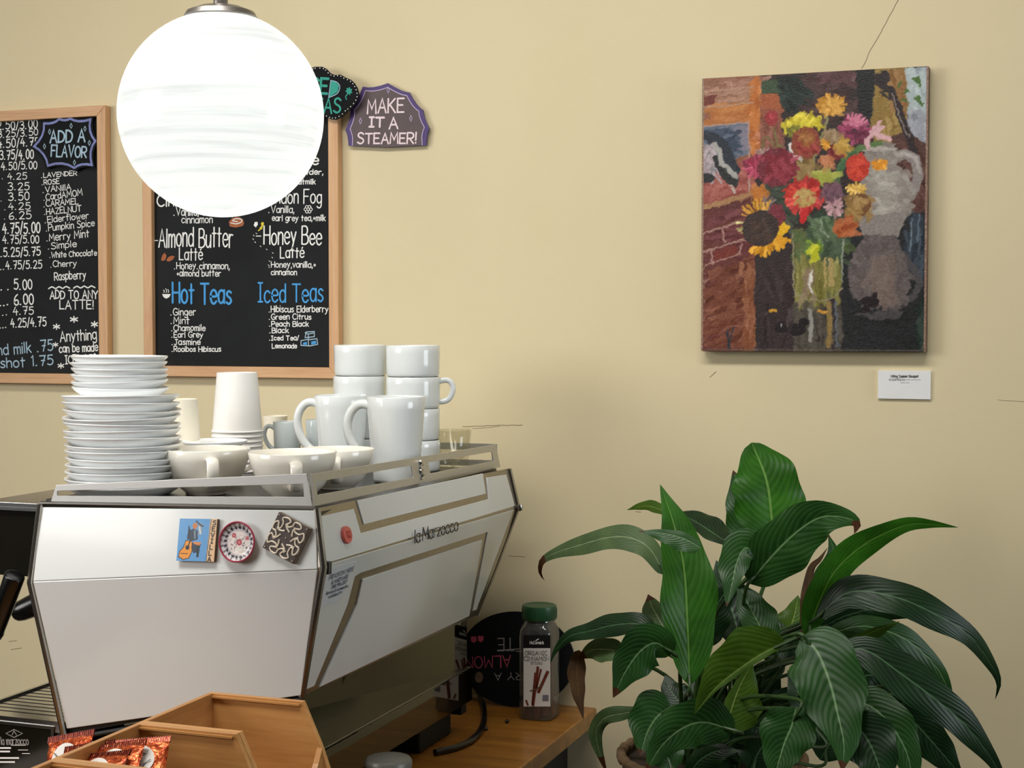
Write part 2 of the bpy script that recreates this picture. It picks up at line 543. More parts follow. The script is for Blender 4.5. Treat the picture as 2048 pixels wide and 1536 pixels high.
# ---------------------------------------------------------------- painted pictures (a small procedural painter, baked to vertex colour)
class Canvas:
    def __init__(s, w, h, bg):
        s.w, s.h = w, h
        s.a = np.ones((h, w, 3)) * np.array(bg, float)
        s.yy, s.xx = np.mgrid[0:h, 0:w].astype(float)

    def _put(s, x0, x1, y0, y1, m, c, noise):
        c = np.array(c, float)
        if noise:
            nz = RNG.normal(0, noise, (y1 - y0, x1 - x0, 1)) + RNG.normal(0, noise * .3, (y1 - y0, x1 - x0, 3))
            c = c + nz
        r = s.a[y0:y1, x0:x1]
        r[:] = r * (1 - m[..., None]) + c * m[..., None]

    def _win(s, pts, pad):
        p = np.array(pts)
        x0, y0 = max(0, int(p[:, 0].min() - pad)), max(0, int(p[:, 1].min() - pad))
        x1, y1 = min(s.w, int(p[:, 0].max() + pad + 2)), min(s.h, int(p[:, 1].max() + pad + 2))
        return x0, x1, y0, y1

    def poly(s, pts, c, noise=5, a=1.0):
        x0, x1, y0, y1 = s._win(pts, 1)
        if x1 <= x0 or y1 <= y0:
            return
        X, Y = s.xx[y0:y1, x0:x1], s.yy[y0:y1, x0:x1]
        ins = np.zeros(X.shape, bool)
        n = len(pts)
        for i in range(n):
            (ax, ay), (bx, by) = pts[i], pts[(i + 1) % n]
            if ay == by:
                continue
            t = ((ay > Y) != (by > Y)) & (X < (bx - ax) * (Y - ay) / (by - ay) + ax)
            ins ^= t
        s._put(x0, x1, y0, y1, ins * a, c, noise)

    def line(s, pts, w, c, noise=5, a=1.0):
        x0, x1, y0, y1 = s._win(pts, w)
        if x1 <= x0 or y1 <= y0:
            return
        X, Y = s.xx[y0:y1, x0:x1], s.yy[y0:y1, x0:x1]
        d = np.full(X.shape, 1e9)
        for (ax, ay), (bx, by) in zip(pts, pts[1:]):
            dx, dy = bx - ax, by - ay
            q = np.clip(((X - ax) * dx + (Y - ay) * dy) / max(dx * dx + dy * dy, 1e-9), 0, 1)
            d = np.minimum(d, np.hypot(X - ax - q * dx, Y - ay - q * dy))
        s._put(x0, x1, y0, y1, np.clip(w / 2 - d + .5, 0, 1) * a, c, noise)

    def ell(s, cx, cy, rx, ry, c, noise=5, a=1.0):
        s.poly([(cx + rx * math.cos(t * math.pi / 10), cy + ry * math.sin(t * math.pi / 10)) for t in range(20)], c, noise, a)

    def dabs(s, pts, c, n, ln, w, ang, spread=0.4, var=14, a=0.8):
        """short brush strokes inside a polygon"""
        p = np.array(pts)
        lo, hi = p.min(0), p.max(0)
        k = 0
        for _ in range(n * 6):
            x, y = RNG.uniform(lo[0], hi[0]), RNG.uniform(lo[1], hi[1])
            ins = False
            for i in range(len(pts)):
                (ax, ay), (bx, by) = pts[i], pts[(i + 1) % len(pts)]
                if (ay > y) != (by > y) and x < (bx - ax) * (y - ay) / (by - ay) + ax:
                    ins = not ins
            if not ins:
                continue
            t = ang + RNG.normal(0, spread)
            l = ln * RNG.uniform(.5, 1.2)
            cc = np.array(c, float) + RNG.normal(0, var)
            s.line([(x, y), (x + l * math.cos(t), y + l * math.sin(t))], w * RNG.uniform(.6, 1.3), cc, 3, a)
            k += 1
            if k >= n:
                break

    def mesh(s, name, p00, ex, ey, m, parent, n=None):
        """grid with one vertex per cell; p00 is the lower-left corner"""
        a = np.clip(s.a, 0, 255) / 255
        lin_ = np.where(a <= .04045, a / 12.92, ((a + .055) / 1.055) ** 2.4)
        vs, fs, w, h = [], [], s.w, s.h
        p00, ex, ey = Vector(p00), Vector(ex), Vector(ey)
        for j in range(h):
            for i in range(w):
                vs.append(p00 + ex * (i / (w - 1)) + ey * (1 - j / (h - 1)))
        for j in range(h - 1):
            for i in range(w - 1):
                q = j * w + i
                fs.append((q + w, q + w + 1, q + 1, q))
        return link_mesh(name, vs, fs, m, parent, cols=lin_.reshape(-1, 3))

# ================================================================ materials
def wall_material():
    m, nt, b = newmat('plaster')
    L = nt.links.new
    tc = N(nt, 'ShaderNodeTexCoord')
    n1 = N(nt, 'ShaderNodeTexNoise', i_Scale=1.3, i_Detail=6.0, i_Roughness=0.6)
    n2 = N(nt, 'ShaderNodeTexNoise', i_Scale=60.0, i_Detail=6.0, i_Roughness=0.7)
    L(tc.outputs['Object'], n1.inputs['Vector'])
    L(tc.outputs['Object'], n2.inputs['Vector'])
    r = ramp(nt, [(0.3, lin('dccda6')), (0.5, lin('e0d1ab')), (0.72, lin('dbcca6'))])
    L(n1.outputs['Fac'], r.inputs[0])
    L(r.outputs[0], b.inputs['Base Color'])
    b.inputs['Roughness'].default_value = 0.62
    b.inputs['Specular IOR Level'].default_value = 0.3
    ad = N(nt, 'ShaderNodeMath', operation='MULTIPLY_ADD')
    ad.inputs[1].default_value = 4.0
    L(n1.outputs['Fac'], ad.inputs[0])
    L(n2.outputs['Fac'], ad.inputs[2])
    bp = N(nt, 'ShaderNodeBump', i_Strength=0.10, i_Distance=0.004)
    L(ad.outputs[0], bp.inputs['Height'])
    L(bp.outputs[0], b.inputs['Normal'])


wall_material()
mat('plaster_crack', '8a7a5c', 0.8, var=0.2)
mat('floor_tile', '3c342d', 0.5, var=0.2, scale=8)
mat('ceiling_paint', 'd8d0c0', 0.8, var=0.03)
mat('slate', '202223', 0.7, var=0.28, scale=5, spec=0.15)
mat('sign_black', '101214', 0.7, var=0.15, scale=10, spec=0.15)
mat('chalk_white', 'f2f2ee', 0.8, var=0.06, scale=120)
mat('chalk_blue', '4aa0e0', 0.8, var=0.12, scale=90)
mat('chalk_teal', '35a08e', 0.8, var=0.12, scale=90)
mat('chalk_lilac', 'c9b5d8', 0.8, var=0.06, scale=90)
mat('chalk_pale_pink', 'ecd9dc', 0.8, var=0.05, scale=90)
mat('chalk_periwinkle', '7d84b8', 0.8, var=0.25, scale=30)
mat('chalk_steel', 'a9c3d4', 0.8, var=0.1, scale=60)
mat('chalk_brown', 'a8623c', 0.8, var=0.2, scale=60)
mat('chalk_yellow', 'dcc83a', 0.8, var=0.1, scale=60)
mat('chalk_pink', 'b84a60', 0.8, var=0.12, scale=60)
mat('chalk_grey', '8d8a86', 0.8, var=0.1, scale=60)
mat('purple_paint', '4d3a72', 0.6, var=0.12, scale=40)
mat('plum_paint', '594a4c', 0.6, var=0.08, scale=30)
wood('pine_x', 'b98a5e', 'd0a173', 'dcb286', 'X', 0.5)
wood('pine_z', 'b98a5e', 'd0a173', 'dcb286', 'Z', 0.5)
wood('bamboo_x', 'a8743f', 'bf8a50', 'cc9a5e', 'X', 0.38, scale=5)
wood('bamboo_y', 'a06c38', 'b57f47', 'c69256', 'Y', 0.38, scale=5)
wood('counter_wood', '704818', '966428', 'ab7a32', 'X', 0.3, scale=3, fine=40)
mat('enamel_white', 'd9dbda', 0.22, var=0.015, scale=3, Coat_Weight=0.3, Coat_Roughness=0.08)
mat('brushed_steel', 'a39c92', 0.3, 1.0, var=0.10, scale=40, stretch=(1, 1, 14))
mat('bright_steel', 'c9c8c6', 0.2, 1.0, var=0.06, scale=40)
mat('dark_steel', '5d5a56', 0.35, 1.0, var=0.1, scale=30)
mat('mirror_steel', '5e5c50', 0.035, 1.0, var=0.02, scale=4)
mat('rail_steel', 'cfcdca', 0.5, 1.0, var=0.08, scale=60, stretch=(1, 1, 20))
mat('black_plastic', '0b0b0c', 0.25, var=0.1)
mat('black_matte', '0c0c0c', 0.6, var=0.1)
mat('black_gloss', '17150f', 0.12, var=0.1)
mat('porcelain_cool', 'e4e8e7', 0.13, var=0.01, scale=4, Coat_Weight=0.4, Coat_Roughness=0.05)
mat('porcelain_warm', 'f7f2e6', 0.16, var=0.012, scale=4, Coat_Weight=0.4, Coat_Roughness=0.05)
mat('plate_porcelain', 'f5f7f7', 0.2, var=0.012, scale=4, Coat_Weight=0.3, Coat_Roughness=0.08)
mat('cup_paper', 'f1eeea', 0.6, var=0.01, scale=30)
mat('cup_paper_cream', 'eee6d2', 0.6, var=0.01, scale=30)
glass('clear_glass', 'f6f5ee', 0.02, 0.16, 0.03)
glass('jar_plastic', 'e6e6e4', 0.06, 0.2, 0.035)
mat('card_white', 'ecebea', 0.6, var=0.02, scale=60)
mat('ink_black', '1c1c20', 0.7, var=0.1)
mat('ink_grey', '77757a', 0.7, var=0.1)
mat('ink_blue_black', '2a3550', 0.7, var=0.1)
vcol('oil_paint', 0.42, 0.4, 0.35)
vcol('glazed_print', 0.25, 0.5)
mat('canvas_edge', '6d5844', 0.8, var=0.3, scale=25)
mat('soil', '2a1d14', 0.95, var=0.3, scale=60)
mat('wicker', '6b543a', 0.8, var=0.35, scale=70, bump=0.5)
mat('cap_green', '1f4a2b', 0.4, var=0.06)
mat('label_white', 'e4ded6', 0.5, var=0.02)
mat('label_black', '17181a', 0.4, var=0.05)
mat('cinnamon', '6e2c18', 0.7, var=0.3, scale=40)
mat('tin_grey', '77756f', 0.4, 0.2, var=0.05)

# ================================================================ the setting
wall = tag(MB().box((-6.0, 0.0, 0.0), (3.5, 0.12, 3.2)).build('wall_back', 'plaster', keep=True), 'cream plaster wall behind the counter', None, kind='structure')
tag(MB().box((-6.0, -7.0, -0.06), (3.5, 0.0, 0.0)).build('floor', 'floor_tile'), 'cafe floor below the counter', None, kind='structure')
tag(MB().box((-6.0, -7.0, 3.2), (3.5, 0.12, 3.26)).build('ceiling', 'ceiling_paint'), 'off-white cafe ceiling', None, kind='structure')
NW = Vector((0, -1, 0))                        # outward normal of the wall


def crack(pts, w, jag=2.0):
    q = []
    for (x0, y0), (x1, y1) in zip(pts, pts[1:]):
        k = max(2, int(math.hypot(x1 - x0, y1 - y0) / 9))
        for i in range(k):
            t = i / k
            q.append((x0 + (x1 - x0) * t + random.uniform(-jag, jag) * .4, y0 + (y1 - y0) * t + random.uniform(-jag, jag) * .4))
    q.append(pts[-1])
    MB().ribbon([on('Y', -0.0004, *p) for p in q], w, NW, cap=0).build('crack', 'plaster_crack', wall)


crack([(1850, -140), (1822, -60), (1797, 0), (1780, 30), (1762, 64), (1741, 100), (1730, 125), (1723, 137)], 0.0011)
crack([(925, 853), (985, 851), (1045, 850)], 0.0012)
crack([(945, 857), (1000, 853)], 0.0008)
crack([(1017, 1112), (1050, 1114)], 0.0012)
crack([(1420, 755), (1432, 743)], 0.0012)
crack([(1270, 1023), (1282, 1024)], 0.0009)
crack([(1995, 800), (2048, 803)], 0.0007)
crack([(18, 1284), (34, 1281)], 0.0010)
crack([(22, 1300), (44, 1296)], 0.0010)

# ================================================================ chalkboards
SURF = {}
YF = -0.022                                    # front of the frames
YS = -0.010                                    # slate surface


def board(name, label, x0, x1, z0, z1, w=0.0235):
    t = thing(name, label, 'chalkboard', ((x0 + x1) / 2, 0, z0))
    SURF[t] = MB().box((x0 + .004, YS, z0 + .004), (x1 - .004, -0.001, z1 - .004)).build('slate', 'slate', t)
    o = [(x0, z0), (x1, z0), (x1, z1), (x0, z1)]
    i = [(x0 + w, z0 + w), (x1 - w, z0 + w), (x1 - w, z1 - w), (x0 + w, z1 - w)]
    for k in range(4):
        k2 = (k + 1) % 4
        a, b, c, d = o[k], o[k2], i[k2], i[k]
        g = 0.0003
        pts = [Vector((p[0], YF, p[1])) for p in (a, b, c, d)]
        MB().slab(pts, NW, 0.0205).build('frame_rail', 'pine_x' if k % 2 == 0 else 'pine_z', t, bevel=0.0014)
    return t


b1x1 = on('Y', YF, 213, 480).x
b1z0, b1z1 = on('Y', YF, 122, 768).z, on('Y', YF, 213, 210).z
board1 = board('menu_chalkboard', 'left chalkboard in pine frame listing prices and flavours, cut off by photo edge', b1x1 - 0.92, b1x1, b1z0, b1z1)
b2x0, b2x1 = on('Y', YF, 286, 560).x, on('Y', YF, 677, 560).x
b2z0 = on('Y', YF, 500, 755).z
board2 = board('menu_chalkboard', 'chalkboard in pine frame listing lattes, Hot Teas and Iced Teas behind the globe lamp', b2x0, b2x1, b2z0, b1z1)


def crop_text(parent, lines, ox, oy, k, m, y=YS, wk=1.0):
    for ln in lines:
        txt, xa, ya, xb, yb, cap = ln[:6]
        sw = ln[6] if len(ln) > 6 else max(8.0, cap * 0.12)
        p0, p1 = on('Y', y, ox + xa * k, oy + ya * k), on('Y', y, ox + xb * k, oy + yb * k)
        sc = depth(p0) / FPX * k
        lettering(txt, p0, p1, cap * sc, sw * sc * 1.12 * wk, NW, SURF.get(parent, parent), m)


def doodle(parent, polys, ox, oy, k, m, w, y=YS, name='drawing', lift=0.0006, smooth=True, closed=False):
    mb = MB()
    for i, pl in enumerate(polys):
        q = crom(pl, 5, closed) if smooth and len(pl) > 2 else pl
        if closed:
            q = list(q) + [q[0]]
        pts = [on('Y', y - lift - .00012 * (i % 5), ox + a * k, oy + b * k) for a, b in q]
        mb.ribbon(pts, w * k * depth(pts[0]) / FPX, NW)
    return mb.build(name, m, SURF.get(parent, parent))


def fillpoly(parent, pts, ox, oy, k, m, y=YS, lift=0.0005, name='drawing'):
    mb = MB()
    vs = [on('Y', y - lift, ox + a * k, oy + b * k) for a, b in pts]
    mb.add(vs, [tuple(range(len(vs)))[::-1]])
    return mb.build(name, m, SURF.get(parent, parent))


K3 = 0.20508
crop_text(board2, [
    ('Cinn', 170, 155, 400, 155, 112), ('.Vanilla, c', 330, 248, 640, 248, 72), ('cinnamon', 408, 322, 708, 322, 66),
    ('-', 145, 520, 175, 520, 60), ('Almond Butter', 185, 555, 905, 555, 183, 13), ('Latté', 385, 683, 610, 683, 112, 11),
    ('.Honey.cinnamon,', 335, 770, 875, 770, 65), ('+almond butter', 362, 840, 790, 840, 58),
    ('.Ginger', 300, 1222, 545, 1222, 65), ('.Mint', 302, 1305, 482, 1305, 66), ('.Chamomile', 308, 1372, 638, 1372, 56), ('.Earl Grey', 310, 1437, 615, 1437, 54),
    ('.Jasmine', 312, 1508, 590, 1508, 54), ('.Rooibos Hibiscus', 312, 1575, 790, 1575, 50),
    ('London Fog', 1205, 132, 1770, 130, 130, 11), ('.Vanilla,', 1255, 220, 1505, 220, 66), ('earl grey tea,+milk', 1290, 300, 1810, 300, 56),
    ('-', 1135, 480, 1180, 480, 60), ('Honey Bee', 1210, 530, 1770, 530, 168, 13), ('Latté', 1370, 660, 1600, 660, 102, 11),
    ('.Honey,vanilla,+', 1258, 755, 1715, 755, 58), ('cinnamon', 1280, 828, 1530, 828, 52),
    ('.Hibiscus Elderberry', 1258, 1190, 1835, 1190, 60), ('.Green Citrus', 1260, 1262, 1670, 1262, 52), ('.Peach Black', 1262, 1330, 1645, 1330, 50),
    ('.Black', 1265, 1393, 1450, 1393, 50), ('.Iced Tea/', 1262, 1465, 1550, 1465, 44, 8), ('Lemonade', 1290, 1542, 1530, 1542, 44, 8),
], 280, 380, K3, 'chalk_white')
crop_text(board2, [('Hot Teas', 320, 1105, 890, 1105, 190, 19), ('Iced Teas', 1155, 1092, 1785, 1092, 180, 15)], 280, 380, K3, 'chalk_blue')
crop_text(board2, [('e', 415, 1400, 490, 1400, 130, 18), ('powder,', 190, 1530, 555, 1528, 66, 12)], 560, 110, .15625, 'chalk_white')
crop_text(board2, [('oatmilk', 1290, 1287, 1435, 1285, 34, 6)], 220, 0, .2865, 'chalk_white')
# little drawings between the lines
fillpoly(board2, [(215, 1015), (300, 1015), (285, 1045), (255, 1060), (230, 1045)], 280, 380, K3, 'chalk_white')
doodle(board2, [[(232, 1000), (238, 985), (228, 975)], [(255, 1000), (260, 980), (250, 962)], [(275, 1000), (280, 985), (272, 970)]], 280, 380, K3, 'chalk_white', 7)
for al in ([(205, 685), (215, 640), (240, 610), (258, 640), (250, 675), (230, 692)], [(255, 690), (275, 655), (310, 640), (340, 645), (320, 680), (285, 697)]):
    fillpoly(board2, al[::1], 280, 380, K3, 'chalk_brown')
fillpoly(board2, [(865, 310), (900, 275), (960, 262), (1005, 285), (1015, 330), (1000, 352), (930, 366), (875, 355)], 280, 380, K3, 'chalk_brown')
doodle(board2, [[(885, 320), (940, 330), (990, 310), (985, 285), (930, 280), (905, 300), (950, 308)], [(900, 262), (905, 250)], [(935, 258), (940, 245)]], 280, 380, K3, 'chalk_white', 9, lift=0.0009)
for k in range(6):
    a = k * math.pi / 3
    cx_, cy_ = 1640 + 26 * math.cos(a), 188 + 26 * math.sin(a)
    doodle(board2, [[(cx_ + 15 * math.cos(t), cy_ + 15 * math.sin(t)) for t in (0, 1.57, 3.14, 4.71)]], 280, 380, K3, 'chalk_white', 7, closed=True)
fillpoly(board2, [(1108, 345), (1120, 312), (1145, 310), (1150, 335), (1130, 365)], 280, 380, K3, 'chalk_white')
for k in range(3):
    doodle(board2, [[(1155 + k * 16, 395 - k * 24), (1190 + k * 6, 372 - k * 20)], ], 280, 380, K3, 'chalk_yellow', 13)
fillpoly(board2, [(1178, 325), (1195, 310), (1210, 322), (1205, 345), (1188, 350)], 280, 380, K3, 'chalk_yellow')
doodle(board2, [[(a, b), (a + 10, b + 8)] for a, b in ((1130, 420), (1105, 440), (1098, 475), (1118, 505), (1170, 545), (1230, 575), (1290, 610), (1285, 655), (1258, 690), (1250, 730))], 280, 380, K3, 'chalk_white', 6, smooth=False)
doodle(board2, [[(1610, 1440), (1620, 1385), (1700, 1380), (1700, 1430), (1610, 1440)], [(1570, 1470), (1640, 1455), (1645, 1520), (1570, 1515), (1570, 1470)],
                [(1650, 1460), (1725, 1450), (1733, 1505), (1650, 1522)], [(1610, 1392), (1640, 1405), (1690, 1395)], [(1640, 1405), (1645, 1450)]],
       280, 380, K3, 'chalk_steel', 9, smooth=False)
fillpoly(board2, [(1590, 1490), (1625, 1480), (1630, 1510), (1590, 1508)], 280, 380, K3, 'chalk_blue')
fillpoly(board2, [(1670, 1478), (1715, 1470), (1718, 1498), (1670, 1508)], 280, 380, K3, 'chalk_blue')

K1 = 0.1953
W1 = [('2.50/3.00', -25, 303, 385, 287, 80), ('3.25/3.50', -20, 388, 390, 362, 70), ('4.50/4.75', -20, 492, 400, 465, 85), ('3.75/4.00', 0, 612, 345, 602, 92),
      ('4.50/5.00', 15, 718, 380, 705, 78), ('4.25', 80, 815, 275, 808, 66), ('3.25', 85, 925, 300, 918, 75), ('3.50', 90, 1032, 300, 1025, 80),
      ('4.25', 90, 1125, 310, 1120, 70), ('6.25', 95, 1222, 320, 1215, 75), ('4.75/5.00', 30, 1370, 412, 1362, 105), ('.', 22, 810, 34, 810, 60), ('.', 10, 1035, 22, 1035, 60), ('.', 48, 1128, 60, 1128, 60), ('.', 45, 1222, 57, 1222, 60),
      ('.LAVENDER', 425, 795, 790, 770, 46), ('.ROSE', 430, 870, 610, 855, 50), ('.VANillA', 440, 948, 730, 918, 56), ('.CardAMOM', 450, 1028, 845, 975, 62),
      ('.CARAMEL', 450, 1095, 805, 1065, 60), ('.HAZELNUT', 455, 1175, 835, 1140, 60), ('.Elderflower', 462, 1260, 910, 1210, 62), ('.Pumpkin Spice', 475, 1345, 970, 1290, 66),
      ('.Merry Mint', 480, 1448, 915, 1400, 72)]
crop_text(board1, W1, 0, 200, K1, 'chalk_white')
crop_text(board1, [('4.75/5.00', 30, 190, 400, 186, 80), ('.5.25/5.75', 10, 328, 415, 310, 90), ('..4.75/5.25', 5, 455, 430, 440, 80), ('. . 5.00', 10, 668, 330, 655, 100),
                   ('... 6.00', 0, 825, 345, 810, 108), ('.. 4.75', 25, 925, 345, 912, 78), ('... 4.25/4.75', 0, 1055, 475, 1035, 88), ('.Simple', 495, 250, 785, 222, 62),
                   ('.White Chocolate', 510, 335, 992, 310, 56), ('.Cherry', 520, 432, 785, 420, 60), ('Raspberry', 560, 565, 880, 548, 80), ('~~', 500, 690, 975, 680, 110, 12),
                   ('ADD TO ANY', 515, 755, 1003, 752, 80, 11), ('LATTE!', 615, 860, 960, 858, 86, 11), ('*', 725, 1025, 795, 1025, 110), ('*', 940, 1075, 1000, 1075, 110),
                   ('*', 550, 1090, 612, 1090, 100), ('*', 548, 1270, 595, 1270, 80), ('*', 598, 1490, 655, 1490, 90), ('Anything', 620, 1195, 990, 1170, 105, 11),
                   ('can be made', 610, 1305, 1003, 1290, 82, 11), ('ICED 1.50', 672, 1420, 990, 1400, 80, 11)], 0, 450, K1, 'chalk_white')
crop_text(board1, [('nd milk .75', -20, 1335, 545, 1285, 105, 12), ('shot 1.75', 10, 1465, 545, 1430, 98, 12)], 0, 450, K1, 'chalk_steel')


# ---------------------------------------------------------------- cut-out signs
def sign(name, label, pts, ox, oy, k, y, m, t=0.004):
    vs = [on('Y', y, ox + a * k, oy + b * k) for a, b in pts]
    ar = sum(vs[i].x * vs[(i + 1) % len(vs)].z - vs[(i + 1) % len(vs)].x * vs[i].z for i in range(len(vs)))
    if ar < 0:
        vs = vs[::-1]
    c = sum(vs, Vector()) / len(vs)
    th = thing(name, label, 'sign', (c.x, y + t, min(v.z for v in vs)))
    SURF[th] = MB().slab(vs, NW, t).build('panel', m, th)
    return th


def scallop(tips, sag=0.16, k=4):
    """outline with concave arcs between the tips"""
    cx_ = sum(p[0] for p in tips) / len(tips)
    cy_ = sum(p[1] for p in tips) / len(tips)
    out = []
    for i, (x0, y0) in enumerate(tips):
        x1, y1 = tips[(i + 1) % len(tips)]
        mx, my = (x0 + x1) / 2, (y0 + y1) / 2
        d = math.hypot(cx_ - mx, cy_ - my)
        s = sag * math.hypot(x1 - x0, y1 - y0)
        qx, qy = mx + (cx_ - mx) / d * s * 2, my + (cy_ - my) / d * s * 2
        for j in range(k):
            t = j / k
            out.append(((1 - t) ** 2 * x0 + 2 * t * (1 - t) * qx + t * t * x1, (1 - t) ** 2 * y0 + 2 * t * (1 - t) * qy + t * t * y1))
    return out


K5 = 0.15625
YI = -0.034
cloud = [(450, 150), (540, 150), (590, 175), (640, 230), (700, 255), (770, 250), (830, 285), (900, 315), (950, 360), (985, 420), (1005, 490), (1000, 560), (960, 630),
         (900, 690), (850, 730), (790, 790), (720, 825), (660, 825), (600, 800), (540, 770), (420, 800), (300, 790), (180, 800), (60, 770), (-60, 700), (-130, 600), (-150, 480), (-100, 370), (0, 300), (80, 280), (150, 200), (260, 160), (360, 175)]
iced = sign('iced_teas_sign', 'black cloud-shaped Iced Teas sign with white dotted edge, half hidden by the globe', cloud, 560, 110, K5, YI, 'sign_black')
dots = MB()
cl = crom(cloud, 6, True)
cc = (430, 480)
for i in range(0, len(cl), 4):
    a, b = cl[i]
    a, b = a + (cc[0] - a) * .035, b + (cc[1] - b) * .06
    p = on('Y', YI - .0006, 560 + a * K5, 110 + b * K5)
    dots.ribbon([p, p + Vector((.0002, 0, 0))], 0.0022, NW)
dots.build('dotted_edge', 'chalk_white', SURF[iced])
crop_text(iced, [('ICE', 290, 480, 605, 500, 190, 30)], 560, 110, K5, 'chalk_teal', YI)
fillpoly(iced, [(655, 330), (700, 335), (755, 390), (740, 470), (625, 545)], 560, 110, K5, 'chalk_teal', YI)
doodle(iced, [[(650, 325), (720, 345), (765, 400), (735, 490), (620, 548)], [(650, 325), (622, 548)]], 560, 110, K5, 'chalk_steel', 10, YI, lift=.0009)
crop_text(iced, [('TEAS', 340, 730, 770, 745, 180, 22)], 560, 110, K5, 'chalk_teal', YI)
for k in range(7):
    a = k * 2 * math.pi / 7
    fillpoly(iced, [(883, 468), (883 + 30 * math.cos(a), 462 + 36 * math.sin(a)), (883 + 48 * math.cos(a + .4), 462 + 55 * math.sin(a + .4)), (883 + 30 * math.cos(a + .8), 462 + 36 * math.sin(a + .8))], 560, 110, K5, 'chalk_teal', YI)
doodle(iced, [[(860, 510), (840, 530), (850, 570)]], 560, 110, K5, 'chalk_teal', 12, YI)

tips = [(1380, 360), (1655, 480), (1828, 705), (1910, 940), (1870, 1155), (875, 1162), (835, 965), (900, 685), (1058, 405)]
so = scallop(tips[:5], .10)[:16] + [(1870, 1155), (1350, 1182), (875, 1162)] + scallop(tips[5:] + [tips[0]], .10)[4 - 4:16]
YM = -0.012
steam = sign('steamer_sign', 'purple-edged plum sign reading Make It A Steamer beside the chalkboard', so, 560, 110, K5, YM, 'purple_paint', 0.005)
ctr = (1375, 830)
si = [(ctr[0] + (a - ctr[0]) * (.885 if b < 1150 else .90), ctr[1] + (b - ctr[1]) * (.885 if b < 1150 else .995)) for a, b in so]
vs = [on('Y', YM - .0006, 560 + a * K5, 110 + b * K5) for a, b in si]
MB().slab(vs[::-1], NW, .0005).build('painted_field', 'plum_paint', SURF[steam])
doodle(steam, [si[:17], si[18:] + [si[0]]], 560, 110, K5, 'chalk_lilac', 10, YM, lift=.0011, smooth=False, name='border_line')
crop_text(steam, [('MAKE', 1120, 745, 1585, 735, 172, 20), ('IT', 1145, 918, 1330, 918, 115, 24), ('A', 1400, 945, 1508, 940, 135, 20), ('STEAMER!', 995, 1130, 1745, 1130, 130, 19)], 560, 110, K5, 'chalk_pale_pink', YM - .0006)
for a, b in ((1385, 450), (1030, 845), (1675, 810)):
    doodle(steam, [[(a, b - 38), (a - 16, b), (a, b + 38), (a + 16, b), (a, b - 38)]], 560, 110, K5, 'chalk_lilac', 7, YM - .0006, smooth=False, name='sparkle')

st = [(450, 240), (605, 195), (720, 190), (925, 200), (975, 420), (940, 665), (760, 695), (490, 672), (348, 475)]
so1 = scallop(st, .13)
cx1, cy1 = 680, 430
YA = -0.020
flav = sign('add_a_flavor_sign', 'black starburst sign reading Add A Flavor on the price chalkboard', [(cx1 + (a - cx1) * 1.12, cy1 + (b - cy1) * 1.13) for a, b in so1], 0, 200, K1, YA, 'sign_black', 0.003)
doodle(flav, [so1 + [so1[0]]], 0, 200, K1, 'chalk_periwinkle', 24, YA, smooth=False, name='border_line')
crop_text(flav, [('ADD A', 515, 435, 870, 430, 120, 17), ('FLAVOR', 525, 575, 885, 590, 112, 15)], 0, 200, K1, 'chalk_steel', YA)
for a, b in ((728, 265), (870, 295), (508, 325), (455, 475), (915, 440), (762, 640)):
    doodle(flav, [[(a, b - 26), (a - 12, b), (a, b + 26), (a + 12, b), (a, b - 26)]], 0, 200, K1, 'chalk_steel', 7, YA, smooth=False, name='sparkle')

